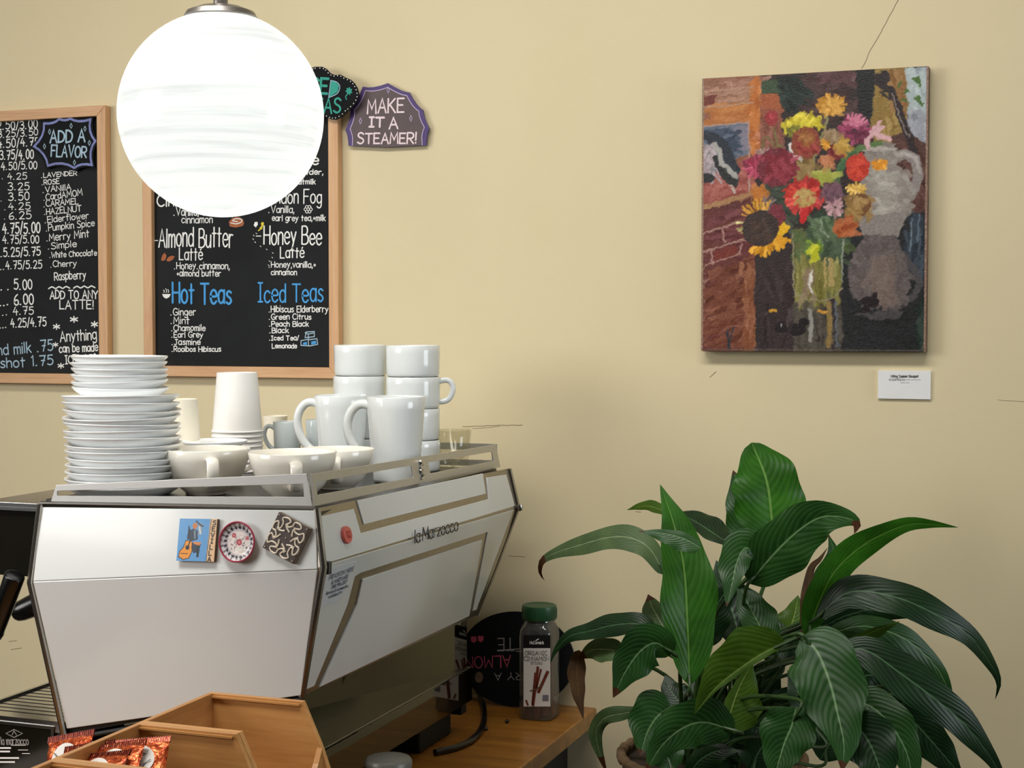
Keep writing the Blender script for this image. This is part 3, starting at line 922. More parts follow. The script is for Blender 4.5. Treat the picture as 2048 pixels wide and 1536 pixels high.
# ================================================================ oil painting
def paint_picture():
    W, H = 300, 368

    def q(x, y):
        u = (x - 1402 + (y - 158) / 545 * 5) / 455
        top, bot = 158 - 25 * u, 703 + 3 * u
        return (u * W, (y - top) / (bot - top) * H)

    A = lambda *p: [q(1380 + x * .2539, 110 + y * .2539) for x, y in p]
    B = lambda *p: [q(1380 + x * .2604, 420 + y * .2604) for x, y in p]
    c = Canvas(W, H, (44, 34, 32))
    # dark back wall and its warm patches
    c.poly(A((550, 150), (1470, 120), (1470, 1300), (550, 1300)), (46, 36, 34))
    c.dabs(A((900, 150), (1320, 140), (1320, 520), (820, 560)), (70, 46, 44), 60, 26, 6, 0.1, .5)
    c.dabs(A((940, 140), (1300, 130), (1300, 220), (960, 230)), (96, 62, 64), 20, 14, 7, 0, .3)
    c.poly(A((1320, 115), (1468, 110), (1468, 640), (1400, 640), (1330, 420)), (24, 25, 26))
    # bricks, upper left
    c.poly(A((70, 180), (552, 160), (545, 720), (500, 1100), (470, 1300), (60, 1300)), (138, 86, 62))
    for i, (y0, col) in enumerate(((200, (158, 112, 92)), (290, (160, 116, 92)), (400, (186, 118, 58)), (480, (176, 108, 54)))):
        c.dabs(A((90, y0), (520, y0 - 15), (520, y0 + 75), (90, y0 + 95)), col, 60, 22, 5, -.06, .15)
    c.poly(A((95, 305), (195, 300), (190, 385), (95, 400)), (112, 52, 40))
    c.dabs(A((465, 180), (550, 170), (545, 700), (470, 760)), (190, 112, 50), 60, 14, 5, 1.5, .3)
    c.dabs(A((470, 600), (545, 600), (540, 800), (470, 780)), (200, 130, 100), 14, 18, 3, .1, .3)
    for y in (270, 300, 395):
        c.line(A((90, y + 12), (330, y), (500, y - 22)), 2.0, (178, 140, 118))
    c.line(A((320, 215), (330, 265)), 2, (184, 146, 122))
    # picture with a black and white bird on the bricks
    c.poly(A((80, 560), (465, 530), (465, 780), (360, 800), (80, 1000)), (104, 112, 128))
    c.poly(A((340, 570), (460, 550), (465, 740), (350, 770)), (128, 122, 136))
    c.dabs(A((90, 590), (340, 580), (340, 760), (200, 700)), (62, 74, 92), 40, 16, 6, .5, .5)
    c.poly(A((80, 960), (330, 900), (470, 780), (470, 1100), (80, 1170)), (150, 78, 68))
    c.dabs(A((80, 960), (330, 960), (470, 800), (470, 1090), (90, 1160)), (160, 88, 78), 60, 16, 5, -.3, .4)
    c.poly(A((90, 600), (180, 600), (300, 690), (400, 900), (360, 960), (150, 690), (90, 660)), (38, 44, 54))
    c.poly(A((85, 700), (160, 690), (200, 760), (190, 900), (170, 960), (85, 930)), (140, 134, 138))
    c.dabs(A((90, 690), (170, 700), (190, 940), (90, 920)), (176, 160, 164), 24, 14, 4, 1.2, .4)
    c.poly(A((160, 800), (210, 780), (330, 930), (390, 960), (360, 1050), (250, 980)), (40, 42, 42))
    c.line(A((180, 700), (230, 760), (250, 850), (320, 920), (360, 950)), 7, (168, 166, 160))
    c.ell(*A((125, 965))[0], 9, 7, (40, 40, 42))
    c.line(A((310, 1030), (345, 1080)), 3, (190, 180, 170))
    c.line(A((85, 560), (462, 525), (470, 1080)), 2.4, (176, 142, 128))
    c.line(A((80, 1200), (300, 1145), (480, 1085)), 7, (166, 124, 84))
    # dark red bricks, lower left
    c.poly(A((75, 1220), (480, 1120), (560, 1536), (75, 1536)), (92, 44, 42))
    c.poly(B((70, 0), (520, 0), (512, 1085), (65, 1085)), (102, 50, 44))
    c.dabs(B((80, 20), (430, 0), (430, 330), (80, 420)), (100, 46, 48), 90, 22, 6, -.2, .2)
    for p in ([(75, 185), (340, 95)], [(75, 320), (250, 265), (440, 215)], [(80, 545), (300, 440), (460, 370)], [(150, 300), (160, 410)], [(240, 130), (258, 240)], [(390, 250), (380, 330)], [(90, 690), (300, 590), (420, 520)], [(100, 420), (370, 335)]):
        c.line(B(*p), 2.6, (168, 128, 116), 8)
    c.poly(B((165, 310), (350, 262), (360, 330), (175, 395)), (116, 48, 38))
    c.dabs(B((80, 480), (505, 380), (505, 1070), (75, 1070)), (118, 66, 46), 260, 26, 5, -.45, .25, 16)
    c.dabs(B((400, 400), (505, 400), (505, 1070), (420, 1070)), (140, 86, 56), 60, 24, 4, 1.5, .2)
    c.line(B((280, 920), (290, 1060)), 3, (40, 44, 54))
    c.line(B((330, 900), (290, 1020)), 2, (50, 52, 60))
    # terracotta pot and leaves
    c.poly(A((560, 310), (680, 300), (770, 340), (770, 430), (735, 450), (725, 720), (560, 720)), (142, 80, 56))
    c.poly(A((565, 310), (690, 300), (772, 345), (765, 425), (570, 415)), (160, 86, 48))
    c.dabs(A((560, 440), (730, 450), (720, 710), (560, 710)), (128, 74, 58), 40, 20, 5, 1.5, .2)
    c.poly(A((570, 200), (720, 190), (740, 290), (570, 310)), (56, 74, 50))
    c.dabs(A((700, 190), (860, 180), (900, 330), (760, 380), (690, 270)), (24, 40, 36), 40, 20, 6, .9, .6)
    # right: olive panel, window, fiddle
    c.poly(A((1465, 105), (1710, 100), (1700, 640), (1465, 660)), (140, 114, 56))
    c.dabs(A((1470, 110), (1700, 100), (1690, 640), (1470, 650)), (146, 118, 58), 90, 26, 7, 1.5, .15)
    c.dabs(A((1560, 110), (1690, 105), (1690, 330), (1580, 330)), (150, 108, 62), 30, 22, 6, 1.4, .2)
    c.poly(A((1700, 110), (1860, 95), (1850, 700), (1735, 690)), (150, 156, 162))
    c.dabs(A((1710, 120), (1840, 110), (1840, 430), (1720, 430)), (172, 184, 184), 40, 18, 8, 1.4, .3)
    c.dabs(A((1720, 440), (1845, 440), (1845, 690), (1735, 680)), (150, 152, 160), 40, 18, 8, 1.4, .3)
    for p in ([(1740, 180), (1805, 165), (1815, 245), (1770, 220)], [(1760, 330), (1800, 310), (1830, 400), (1790, 370)], [(1640, 210), (1670, 200), (1650, 280)], [(1650, 345), (1690, 340), (1720, 385)], [(1700, 250), (1740, 290), (1690, 300)]):
        c.poly(A(*p), (70, 104, 42), 8)
    c.poly(A((1590, 640), (1700, 600), (1860, 700), (1860, 1230), (1700, 1240), (1600, 800)), (82, 52, 44))
    c.dabs(A((1640, 640), (1850, 720), (1850, 1220), (1700, 1220)), (88, 54, 46), 60, 30, 6, 1.1, .3)
    c.line(A((1545, 150), (1490, 165), (1485, 215), (1540, 250), (1600, 290), (1630, 370), (1665, 500), (1720, 640), (1770, 760)), 9, (42, 32, 32))
    c.ell(*A((1525, 180))[0], 9, 9, (40, 30, 30))
    c.line(A((1600, 300), (1650, 470), (1715, 640)), 1.6, (150, 136, 128))
    for p in ([(1500, 290), (1540, 285)], [(1560, 330), (1530, 300)], [(1580, 345), (1570, 310)]):
        c.line(A(*p), 2.5, (36, 28, 28))
    # grey jug
    jug = [(1370, 700), (1480, 680), (1625, 695), (1605, 850), (1690, 900), (1745, 1000), (1745, 1100), (1690, 1260), (1600, 1390), (1340, 1390), (1320, 1300), (1300, 1100), (1380, 950)]
    c.line(A((1620, 800), (1690, 775), (1770, 815), (1795, 920), (1780, 1020), (1730, 1120)), 12, (142, 132, 128))
    c.line(A((1625, 790), (1690, 768), (1775, 810), (1805, 920)), 4, (176, 168, 162))
    c.poly(A(*jug), (140, 130, 124))
    c.dabs(A(*jug), (146, 138, 130), 190, 9, 5, .6, .5, 12)
    c.dabs(A((1420, 900), (1560, 900), (1560, 1250), (1440, 1250)), (170, 164, 154), 40, 20, 5, .5, .6)
    c.line(A((1365, 745), (1490, 735), (1620, 745)), 4, (176, 166, 158))
    # table, reflection of the jug
    c.poly(B((505, 180), (1500, 180), (1500, 1090), (505, 1090)), (48, 38, 38))
    c.poly(B((1180, 150), (1820, 0), (1812, 1090), (1170, 1090)), (31, 32, 33))
    c.dabs(B((520, 350), (800, 350), (800, 1070), (520, 1070)), (54, 42, 42), 90, 30, 7, 1.5, .2, 8)
    c.dabs(B((1640, 10), (1810, 10), (1800, 360), (1660, 360)), (46, 56, 66), 60, 30, 5, 1.5, .15)
    c.line(B((1700, 60), (1690, 300)), 2.4, (110, 124, 136))
    c.line(B((1760, 30), (1740, 240)), 2.4, (92, 106, 120))
    neck = [(1340, 190), (1590, 190), (1620, 300), (1680, 430), (1690, 600), (1640, 700), (1500, 740), (1300, 690), (1235, 600), (1225, 450), (1280, 300)]
    c.line(B((1640, 340), (1720, 440), (1760, 560), (1720, 660), (1640, 700)), 9, (74, 70, 72))
    c.poly(B((1290, 60), (1680, 0), (1600, 200), (1340, 200)), (136, 128, 122))
    c.poly(B(*neck), (96, 86, 84))
    c.dabs(B(*neck), (98, 88, 86), 190, 9, 6, 1.4, .4, 7)
    c.dabs(B((1400, 350), (1560, 350), (1560, 700), (1420, 700)), (116, 100, 92), 40, 20, 7, 1.4, .4, 8)
    c.poly(B((1270, 800), (1500, 760), (1640, 780), (1600, 850), (1480, 860)), (70, 66, 66))
    c.dabs(B((1180, 860), (1800, 860), (1800, 1080), (1180, 1080)), (32, 33, 34), 80, 30, 7, .2, .3, 5)
    c.dabs(B((1720, 700), (1800, 660), (1800, 1060), (1730, 1060)), (38, 54, 46), 26, 20, 5, 1.5, .2)
    for p in ((1345, 700), (1360, 750), (1390, 690), (1420, 660), (1430, 700), (1405, 715)):
        c.ell(*B(p)[0], 5, 5, (34, 22, 26), 3)
    # glass jar with stems
    jar = [(800, 150), (830, 130), (1170, 140), (1190, 220), (1175, 600), (1150, 650), (1050, 692), (930, 685), (830, 650), (800, 600)]
    c.poly(B(*jar), (96, 98, 58))
    c.dabs(B((810, 150), (1180, 150), (1180, 350), (810, 350)), (82, 98, 54), 60, 16, 7, .9, .8)
    c.dabs(B((1010, 220), (1160, 230), (1140, 380), (1000, 360)), (66, 82, 58), 40, 14, 7, .9, .8)
    c.dabs(B((810, 330), (1170, 360), (1150, 640), (830, 630)), (128, 122, 62), 110, 26, 5, 1.52, .1, 18)
    c.dabs(B((890, 430), (960, 430), (960, 640), (890, 640)), (138, 118, 92), 24, 20, 4, 1.5, .2)
    c.dabs(B((880, 190), (980, 190), (980, 330), (890, 330)), (118, 146, 44), 18, 12, 6, .7, .6)
    c.dabs(B((950, 250), (1010, 245), (1000, 340), (960, 340)), (196, 196, 40), 10, 12, 5, 2.2, .3)
    for x in (1045, 1080, 1100):
        c.line(B((x, 370), (x + 5, 580)), 3.2, (176, 152, 96))
    c.line(B((940, 470), (920, 560), (950, 630)), 4, (214, 208, 196))
    c.line(B((945, 480), (940, 540)), 3, (230, 226, 214))
    c.line(B((800, 160), (800, 600), (830, 648), (930, 685), (1050, 690), (1150, 645), (1178, 600)), 2, (150, 140, 112))
    c.line(B((1190, 220), (1172, 560)), 1.8, (150, 156, 140))
    # reflections on the table
    c.dabs(B((800, 700), (1160, 700), (1160, 1070), (800, 1070)), (76, 70, 60), 60, 34, 5, 1.52, .06, 14)
    c.line(B((930, 770), (940, 900), (930, 1000)), 6, (150, 146, 138))
    c.line(B((1075, 710), (1085, 850), (1075, 1040)), 7, (142, 116, 66))
    c.line(B((1130, 700), (1140, 1040)), 3, (96, 100, 108))
    c.line(B((615, 770), (660, 765)), 4, (206, 150, 44))
    c.line(B((990, 770), (1060, 785)), 3.5, (206, 150, 60))
    for p in ((705, 880), (720, 910), (690, 900), (820, 900), (850, 930), (880, 860), (810, 930), (870, 900)):
        c.ell(*B(p)[0], 6, 6, (30, 20, 24), 3)
    c.line(B((703, 868), (705, 884)), 1.6, (220, 214, 210))
    # stems
    for p, col, w in (([(1105, 420), (1080, 560), (1000, 800), (950, 980)], (138, 132, 88), 4), ([(660, 520), (690, 680), (790, 800), (900, 950)], (116, 108, 62), 3),
                      ([(575, 740), (580, 650), (620, 640), (700, 740), (830, 850)], (112, 102, 60), 2.6), ([(1500, 690), (1380, 720), (1250, 770), (1180, 900), (1150, 1060)], (90, 116, 66), 8),
                      ([(1300, 760), (1210, 860), (1150, 1000)], (62, 98, 62), 8), ([(900, 760), (920, 960)], (120, 130, 80), 4), ([(870, 820), (930, 960)], (160, 150, 110), 4)):
        c.line(A(*p), w, col)
    c.dabs(A((580, 1000), (820, 960), (860, 1250), (760, 1300), (620, 1150)), (52, 62, 48), 70, 20, 6, .8, .5)
    c.dabs(A((780, 800), (980, 780), (980, 960), (850, 960)), (150, 124, 76), 40, 18, 6, 1.0, .4)
    c.dabs(A((1040, 1180), (1200, 1200), (1220, 1380), (900, 1380)), (52, 70, 54), 50, 18, 6, .8, .6)
    c.dabs(A((930, 1260), (1160, 1300), (1160, 1420), (930, 1420)), (84, 104, 72), 30, 14, 6, .6, .6)
    c.dabs(A((1230, 1090), (1400, 1100), (1400, 1240), (1240, 1240)), (150, 116, 66), 36, 14, 7, .8, .7)
    c.dabs(A((980, 900), (1120, 920), (1100, 990), (1000, 980)), (164, 166, 70), 22, 14, 6, .2, .4)

    def daisy(x, y, rx, ry, n, col, w, var=18, a0=0.0, a1=6.283, r0=.25):
        for i in range(n):
            t = a0 + (a1 - a0) * i / n + RNG.normal(0, .06)
            k = RNG.uniform(.8, 1.1)
            cc = np.array(col, float) + RNG.normal(0, var)
            c.line(A((x + rx * r0 * math.cos(t), y + ry * r0 * math.sin(t)), (x + rx * k * math.cos(t), y + ry * k * math.sin(t))), w * .62, cc, 7)

    daisy(1125, 390, 105, 85, 26, (206, 148, 52), 6, r0=.1)
    c.dabs(A((1060, 330), (1180, 330), (1180, 430), (1060, 430)), (214, 160, 70), 20, 9, 4, 1.2, .5)
    yel = [(745, 560), (800, 490), (900, 465), (1000, 490), (1040, 540), (980, 570), (860, 580), (770, 610)]
    c.poly(A(*yel), (168, 148, 34), 10)
    c.dabs(A(*yel), (206, 188, 44), 90, 8, 5, .2, 1.0, 22)
    c.dabs(A((760, 560), (900, 570), (860, 600), (770, 610)), (120, 118, 40), 16, 8, 4, .3, .6)
    c.ell(*A((650, 490))[0], 9, 11, (150, 46, 50), 8)
    c.line(A((640, 470), (665, 480)), 4, (196, 70, 80))
    daisy(1310, 590, 130, 105, 22, (158, 66, 100), 6)
    daisy(1300, 560, 110, 110, 9, (206, 120, 144), 6, a0=3.4, a1=6.2)
    c.dabs(A((1240, 600), (1400, 600), (1380, 660), (1260, 660)), (110, 40, 66), 20, 10, 5, .5, .6)
    for t in ([(1460, 600), (1500, 530)], [(1460, 610), (1400, 660), (1410, 720)], [(1470, 620), (1575, 660)], [(1440, 590), (1480, 560)], [(1480, 600), (1530, 570)]):
        c.line(A(*t), 6, (214, 168, 172), 8)
    c.dabs(A((790, 700), (850, 680), (880, 780), (810, 780)), (218, 212, 206), 26, 9, 5, .9, .8)
    c.ell(*A((925, 690))[0], 20, 21, (136, 64, 44), 10)
    c.dabs(A((860, 640), (1000, 640), (1000, 750), (870, 750)), (148, 52, 44), 40, 10, 5, .8, 1)
    c.dabs(A((860, 620), (980, 620), (980, 670), (860, 670)), (156, 100, 48), 20, 9, 4, .6, .8)
    daisy(1080, 700, 36, 48, 10, (220, 150, 40), 5)
    c.dabs(A((1120, 700), (1200, 700), (1190, 790), (1120, 790)), (120, 34, 40), 22, 9, 5, 1, .8)
    c.dabs(A((1140, 650), (1240, 640), (1230, 740), (1160, 720)), (190, 150, 64), 18, 10, 6, 1, .6)
    c.dabs(A((1070, 590), (1160, 580), (1150, 650), (1090, 650)), (150, 124, 90), 16, 10, 6, .8, .6)
    c.dabs(A((1040, 790), (1130, 780), (1130, 860), (1050, 850)), (190, 120, 80), 20, 8, 4, 1.2, .8)
    daisy(580, 780, 60, 50, 14, (150, 118, 112), 4)
    c.poly(A((410, 830), (540, 780), (600, 880), (520, 960), (440, 930)), (124, 40, 62), 10)
    daisy(510, 880, 85, 90, 12, (176, 60, 88), 5)
    c.ell(*A((690, 880))[0], 27, 26, (112, 38, 50), 10)
    c.dabs(A((600, 790), (790, 790), (790, 960), (610, 960)), (136, 42, 56), 70, 12, 6, .8, 1.2, 18)
    c.poly(A((760, 1100), (800, 1010), (920, 960), (1010, 980), (1050, 1090), (1010, 1180), (900, 1230), (790, 1220)), (136, 40, 38), 10)
    daisy(905, 1105, 160, 140, 26, (180, 46, 42), 8, r0=.3)
    daisy(905, 1120, 150, 120, 9, (214, 70, 56), 7, a0=2.6, a1=6.0, r0=.4)
    c.line(A((930, 1170), (900, 1290)), 9, (196, 40, 40))
    c.dabs(A((850, 1060), (960, 1060), (960, 1160), (850, 1160)), (186, 156, 92), 40, 7, 4, .5, 1.2)
    c.ell(*A((1330, 880))[0], 16, 19, (190, 56, 40), 10)
    daisy(1335, 880, 66, 78, 12, (206, 66, 44), 6)
    daisy(1500, 860, 60, 40, 12, (226, 150, 40), 6, r0=.1)
    daisy(1320, 1050, 75, 45, 12, (222, 178, 84), 5)
    c.ell(*A((1355, 1170))[0], 13, 15, (112, 72, 38), 8)
    c.dabs(A((1270, 1110), (1330, 1110), (1330, 1230), (1260, 1230)), (168, 134, 80), 18, 12, 6, 1.2, .5)
    daisy(1150, 1190, 72, 80, 16, (186, 144, 148), 6)
    c.dabs(A((1060, 1010), (1180, 1000), (1170, 1090), (1070, 1090)), (106, 72, 84), 20, 12, 6, 1.4, .4)
    c.dabs(A((490, 1020), (580, 1030), (560, 1160), (500, 1120)), (190, 116, 46), 26, 12, 6, 1.2, .4)
    daisy(620, 1180, 66, 80, 12, (110, 92, 96), 5)
    c.ell(*A((690, 1260))[0], 12, 16, (116, 44, 54), 8)
    # sunflower
    daisy(560, 1290, 190, 160, 12, (214, 158, 54), 4, a0=3.5, a1=5.3, r0=.5)
    daisy(530, 1340, 160, 110, 6, (196, 188, 120), 3, a0=2.6, a1=3.7, r0=.5)
    daisy(600, 1390, 190, 170, 14, (222, 156, 30), 8, a0=.3, a1=2.3, r0=.45)
    c.poly(A((690, 1350), (760, 1310), (800, 1360), (740, 1420), (640, 1430)), (228, 176, 28), 10)
    c.ell(*A((555, 1360))[0], 25, 24, (58, 44, 40), 6)
    c.dabs(A((470, 1300), (640, 1300), (640, 1430), (480, 1430)), (72, 54, 44), 40, 8, 4, .8, 1.2, 8)
    c.dabs(A((1120, 1370), (1270, 1310), (1280, 1400), (1180, 1440)), (178, 96, 52), 40, 12, 6, -.5, .6)
    c.line(A((1040, 1290), (1040, 1380), (1100, 1430)), 1.8, (150, 160, 140))
    # worn edges of the canvas
    c.line([(1, 0), (1, H)], 3, (150, 124, 104), 14)
    c.line([(W - 2, 0), (W - 2, H)], 3, (146, 116, 100), 18)
    c.line([(W * .02, H - 3), (W, H - 3)], 2, (110, 96, 82), 22, .6)
    def soft(n):
        g = RNG.normal(0, 1, (H, W))
        for _ in range(n):
            g = (g + np.roll(g, 1, 0) + np.roll(g, -1, 0) + np.roll(g, 1, 1) + np.roll(g, -1, 1)) / 5
        return g / g.std()
    jy = np.clip(c.yy + soft(8) * .9, 0, H - 1).astype(int)
    jx = np.clip(c.xx + soft(8) * .9, 0, W - 1).astype(int)
    c.a[4:-4, 4:-4] = (c.a[jy, jx] * .8 + c.a * .2)[4:-4, 4:-4]
    k = RNG.normal(0, 1, (H, W, 1))
    k = (k + np.roll(k, 1, 1) + np.roll(k, 2, 1) + np.roll(k, 1, 0)) * 2.4
    c.a += k
    return c


YP = -0.030
pTL, pBR = on('Y', YP, 1404, 157), on('Y', YP, 1852, 705)
pw, ph = pBR.x - pTL.x, pTL.z - pBR.z
pic = thing('oil_painting', 'unframed oil painting of garden flowers in a glass jar beside a grey jug', 'painting', ((pTL.x + pBR.x) / 2, 0, pBR.z))
canv = MB().box((pTL.x, YP, pBR.z), (pBR.x, -0.002, pTL.z)).build('stretched_canvas', 'canvas_edge', pic, bevel=0.0015)
paint_picture().mesh('painted_surface', (pTL.x + .0006, YP - .0006, pBR.z + .0006), (pw - .0012, 0, 0), (0, 0, ph - .0012), 'oil_paint', canv)

# card under the painting
cTL, cBR = on('Y', -0.006, 1756, 741), on('Y', -0.006, 1861, 799)
card = thing('title_card', 'small white title card below the painting', 'card', ((cTL.x + cBR.x) / 2, 0, cBR.z))
stock = MB().box((cTL.x, -0.006, cBR.z), (cBR.x, -0.0005, cTL.z)).build('card_stock', 'card_white', card, bevel=0.0006)
for txt, xa, xb, y, h, m, w in (('Wilting Summer Bouquet', 1781, 1837, 755, 5.2, 'ink_black', .0007), ('oil painting by', 1778, 1810, 761, 4.2, 'ink_grey', .0005), ('~~~', 1812, 1841, 761, 3.4, 'ink_grey', .0005), ('~~', 1801, 1819, 767, 3.4, 'ink_grey', .0005)):
    a, b = on('Y', -.006, xa, y), on('Y', -.006, xb, y - .3)
    lettering(txt, a, b, h * depth(a) / FPX, w, NW, stock, m, jit=0)

# ================================================================ pendant globe lamp
def lamp_glass():
    m, nt, b = newmat('lamp_glass')
    L = nt.links.new
    tc = N(nt, 'ShaderNodeTexCoord')
    mp = N(nt, 'ShaderNodeMapping')
    mp.inputs['Scale'].default_value = (1.3, 1.3, 34.0)
    L(tc.outputs['Object'], mp.inputs[0])
    n1 = N(nt, 'ShaderNodeTexNoise', i_Scale=2.2, i_Detail=7.0, i_Roughness=0.62, i_Distortion=0.25)
    L(mp.outputs[0], n1.inputs['Vector'])
    r = ramp(nt, [(0.32, (0.80, 0.82, 0.79)), (0.42, (0.90, 0.93, 0.89)), (0.50, (0.98, 1.01, 0.96))])
    L(n1.outputs['Fac'], r.inputs[0])
    b.inputs['Base Color'].default_value = (0.05, 0.05, 0.05, 1)
    b.inputs['Roughness'].default_value = 0.15
    L(r.outputs[0], b.inputs['Emission Color'])
    b.inputs['Emission Strength'].default_value = 1.0


lamp_glass()
mat('lamp_metal', '8f8a85', 0.35, 0.9, var=0.05)
gc = on('Y', -1.2, 443, 230)
gr = 203.5 * depth(gc) / FPX
lamp = thing('pendant_lamp', 'glowing white streaked glass globe lamp hanging from a grey metal stem', 'lamp', gc)
prof = [(gr * math.sin(t), -gr * math.cos(t)) for t in [i * math.pi / 48 for i in range(0, 44)]]
prof[0] = (0, -gr)
MB().lathe(prof, 72, gc).build('glass_globe', 'lamp_glass', lamp, smooth=True, sharp=0)
MB().lathe([(gr * .345, gr * .938), (gr * .36, gr * .95), (gr * .33, gr * 1.0), (gr * .22, gr * 1.045), (gr * .06, gr * 1.062), (0, gr * 1.063)], 48, gc).build('cap', 'lamp_metal', lamp, smooth=True)
MB().tube([gc + Vector((0, 0, gr * 1.05)), (gc.x, gc.y, 3.19)], .0068, 16).build('stem', 'lamp_metal', lamp, smooth=True)
MB().lathe([(.0095, 0), (.0095, .018), (.0068, .022)], 20, gc + Vector((0, 0, gr * 1.062))).build('collar', 'lamp_metal', lamp, smooth=True)

# ================================================================ counter
cnt = tag(MB().box((-1.78, -1.75, 0.866), (-0.914, -0.001, 0.90)).build('counter_top', 'counter_wood', bevel=0.003), 'honey-brown wooden counter top under the espresso machine and spice jar', 'counter')
cab = thing('base_cabinet', 'dark cabinet carrying the wooden counter top', 'cabinet', (-1.36, -0.9, 0))
MB().box((-1.76, -1.70, 0.0), (-0.97, -0.02, 0.8655)).build('carcass', 'black_matte', cab)

# ================================================================ espresso machine
V = Vector
Tnl, Rnl, Bnl = V((-1.534, -.971, 1.397)), V((-1.543, -.986, 1.275)), V((-1.505, -.955, 1.025))
Tnr, Rnr, Bnr = V((-1.047, -.971, 1.409)), V((-1.033, -.986, 1.327)), V((-1.082, -.955, 1.126))
Tfr, Rfr, Bfr = V((-1.023, -.222, 1.404)), V((-1.009, -.210, 1.329)), V((-1.085, -.232, 1.119))
Tfl, Rfl, Bfl = V((-1.534, -.222, 1.397)), V((-1.543, -.210, 1.275)), V((-1.505, -.235, 1.03))
mach = thing('espresso_machine', 'large white and steel espresso machine on the wooden counter', 'espresso machine', (-1.3, -.6, .9))


def nrm(a, b, c):
    return (b - a).cross(c - a).normalized()


core = MB()
ins = 0.006
ctr_m = (Tnl + Bnl + Tnr + Bnr + Tfr + Bfr + Tfl + Bfl) / 8


def inset(p, d=ins):
    v = ctr_m - p
    return p + V((d if v.x > 0 else -.018, math.copysign(d, v.y), math.copysign(d * .6, v.z)))


near = [inset(p) for p in (Tnl, Rnl, Bnl, Bnr, Rnr, Tnr)]
far = [inset(p) for p in (Tfl, Rfl, Bfl, Bfr, Rfr, Tfr)]
core.hexa(far, near)
core.build('inner_body', 'black_matte', mach)
# the two white facets of the near side panel
nU = nrm((Tnl + Tnr) / 2, Rnl, Rnr)
nL = nrm(Rnl, (Bnl + Bnr) / 2, Rnr)


def facet(p0, n, pts, lift=0.0):
    return [onplane(p0 + n * lift, n, a, b) for a, b in pts]


su = [(82, 1014), (66, 1162.5), (634, 1138.5), (631, 1021)]
sl = [(66, 1163.5), (133, 1458), (602, 1391), (635, 1139.5)]
MB().slab(facet(Rnl, nU, su, .002), nU, .006).build('side_panel_upper', 'enamel_white', mach, bevel=.0012)
MB().slab(facet(Rnl, nL, sl, .002), nL, .006).build('side_panel_lower', 'enamel_white', mach, bevel=.0012)
# edge strips of the side panel
for path, r in (([Tnl, Rnl, Bnl], .0052), ([Tnr, Rnr + V((.004, 0, 0)), Bnr], .0056), ([Tfr, Rfr, Bfr], .0055)):
    MB().tube(path, r, 8).build('edge_strip', 'brushed_steel', mach, smooth=True)
MB().tube([Tnl + V((0, .002, .001)), Tnr + V((0, .002, .001))], .0038, 8).build('edge_strip', 'dark_steel', mach, smooth=True)
MB().tube([Bnl + V((0, .004, -.004)), Bnr + V((0, .004, -.004))], .004, 8).build('edge_strip', 'black_matte', mach, smooth=True)
# rear side: steel facets carrying white panels
nRU = nrm((Tnr + Tfr) / 2, Rnr, Rfr)
nRL = nrm(Rnr, (Bnr + Bfr) / 2, Rfr)
MB().slab(facet(Rnr, nRU, [(634, 1017), (642, 1134), (1036, 1015), (1018, 937)]), nRU, .006).build('rear_plate_upper', 'brushed_steel', mach)
MB().slab(facet(Rnr, nRL, [(642, 1134), (604, 1392), (955, 1230), (1036, 1015)]), nRL, .006).build('rear_plate_lower', 'brushed_steel', mach)
ru = [(641.5, 1032.5), (648, 1128), (1030, 1012), (1013, 949), (974, 955), (977.6, 998), (722, 1066), (708, 1017.5)]
MB().slab(facet(Rnr, nRU, ru, .0018), nRU, .003).build('rear_panel_upper', 'enamel_white', mach, bevel=.0006)
MB().slab(facet(Rnr, nRU, [(714.5, 1001), (728.5, 1048.6), (972, 987.4), (966, 946.6)], .0018), nRU, .003).build('rear_inlay_panel', 'enamel_white', mach, bevel=.0006)
rl = [(652, 1131), (611, 1380), (629, 1372), (695, 1210), (710, 1153), (721, 1146), (975.5, 1064), (946, 1222), (953, 1220), (1027, 1020)]
MB().slab(facet(Rnr, nRL, rl, .0018), nRL, .003).build('rear_panel_lower', 'enamel_white', mach, bevel=.0006)
MB().slab(facet(Rnr, nRL, [(726, 1159), (714.5, 1210), (640, 1374), (939, 1232), (965, 1080)], .0024), nRL, .0036).build('rear_trapezoid_panel', 'enamel_white', mach, bevel=.0006)
MB().lathe([(0, -.007), (.006, -.006), (.0075, 0), (.006, .006), (0, .007)], 14, Rfr + V((.004, -.002, 0))).build('corner_cap', 'bright_steel', mach, smooth=True)
MB().lathe([(0, -.010), (.006, -.009), (.0065, .009), (0, .010)], 12, Rnr + V((.006, .008, -.002))).build('corner_cap', 'dark_steel', mach, smooth=True)
# maker's name on the rear ridge
p0, p1 = onplane(Rnr + V((.006, 0, 0)), V((1, -.03, 0)).normalized(), 830, 1087), onplane(Rnr + V((.006, 0, 0)), V((1, -.03, 0)).normalized(), 916, 1061)
st_, tw_ = strokes('la Marzocco', .7, 1.2, 0)
mb = MB()
ex_ = (p1 - p0) / tw_
for s_ in st_:
    mb.tube([p0 + ex_ * a + V((0, 0, b * .0225 / 6)) for a, b in s_], .0011, 5, up=(1, 0, 0))
mb.build('nameplate_lettering', 'dark_steel', mach)
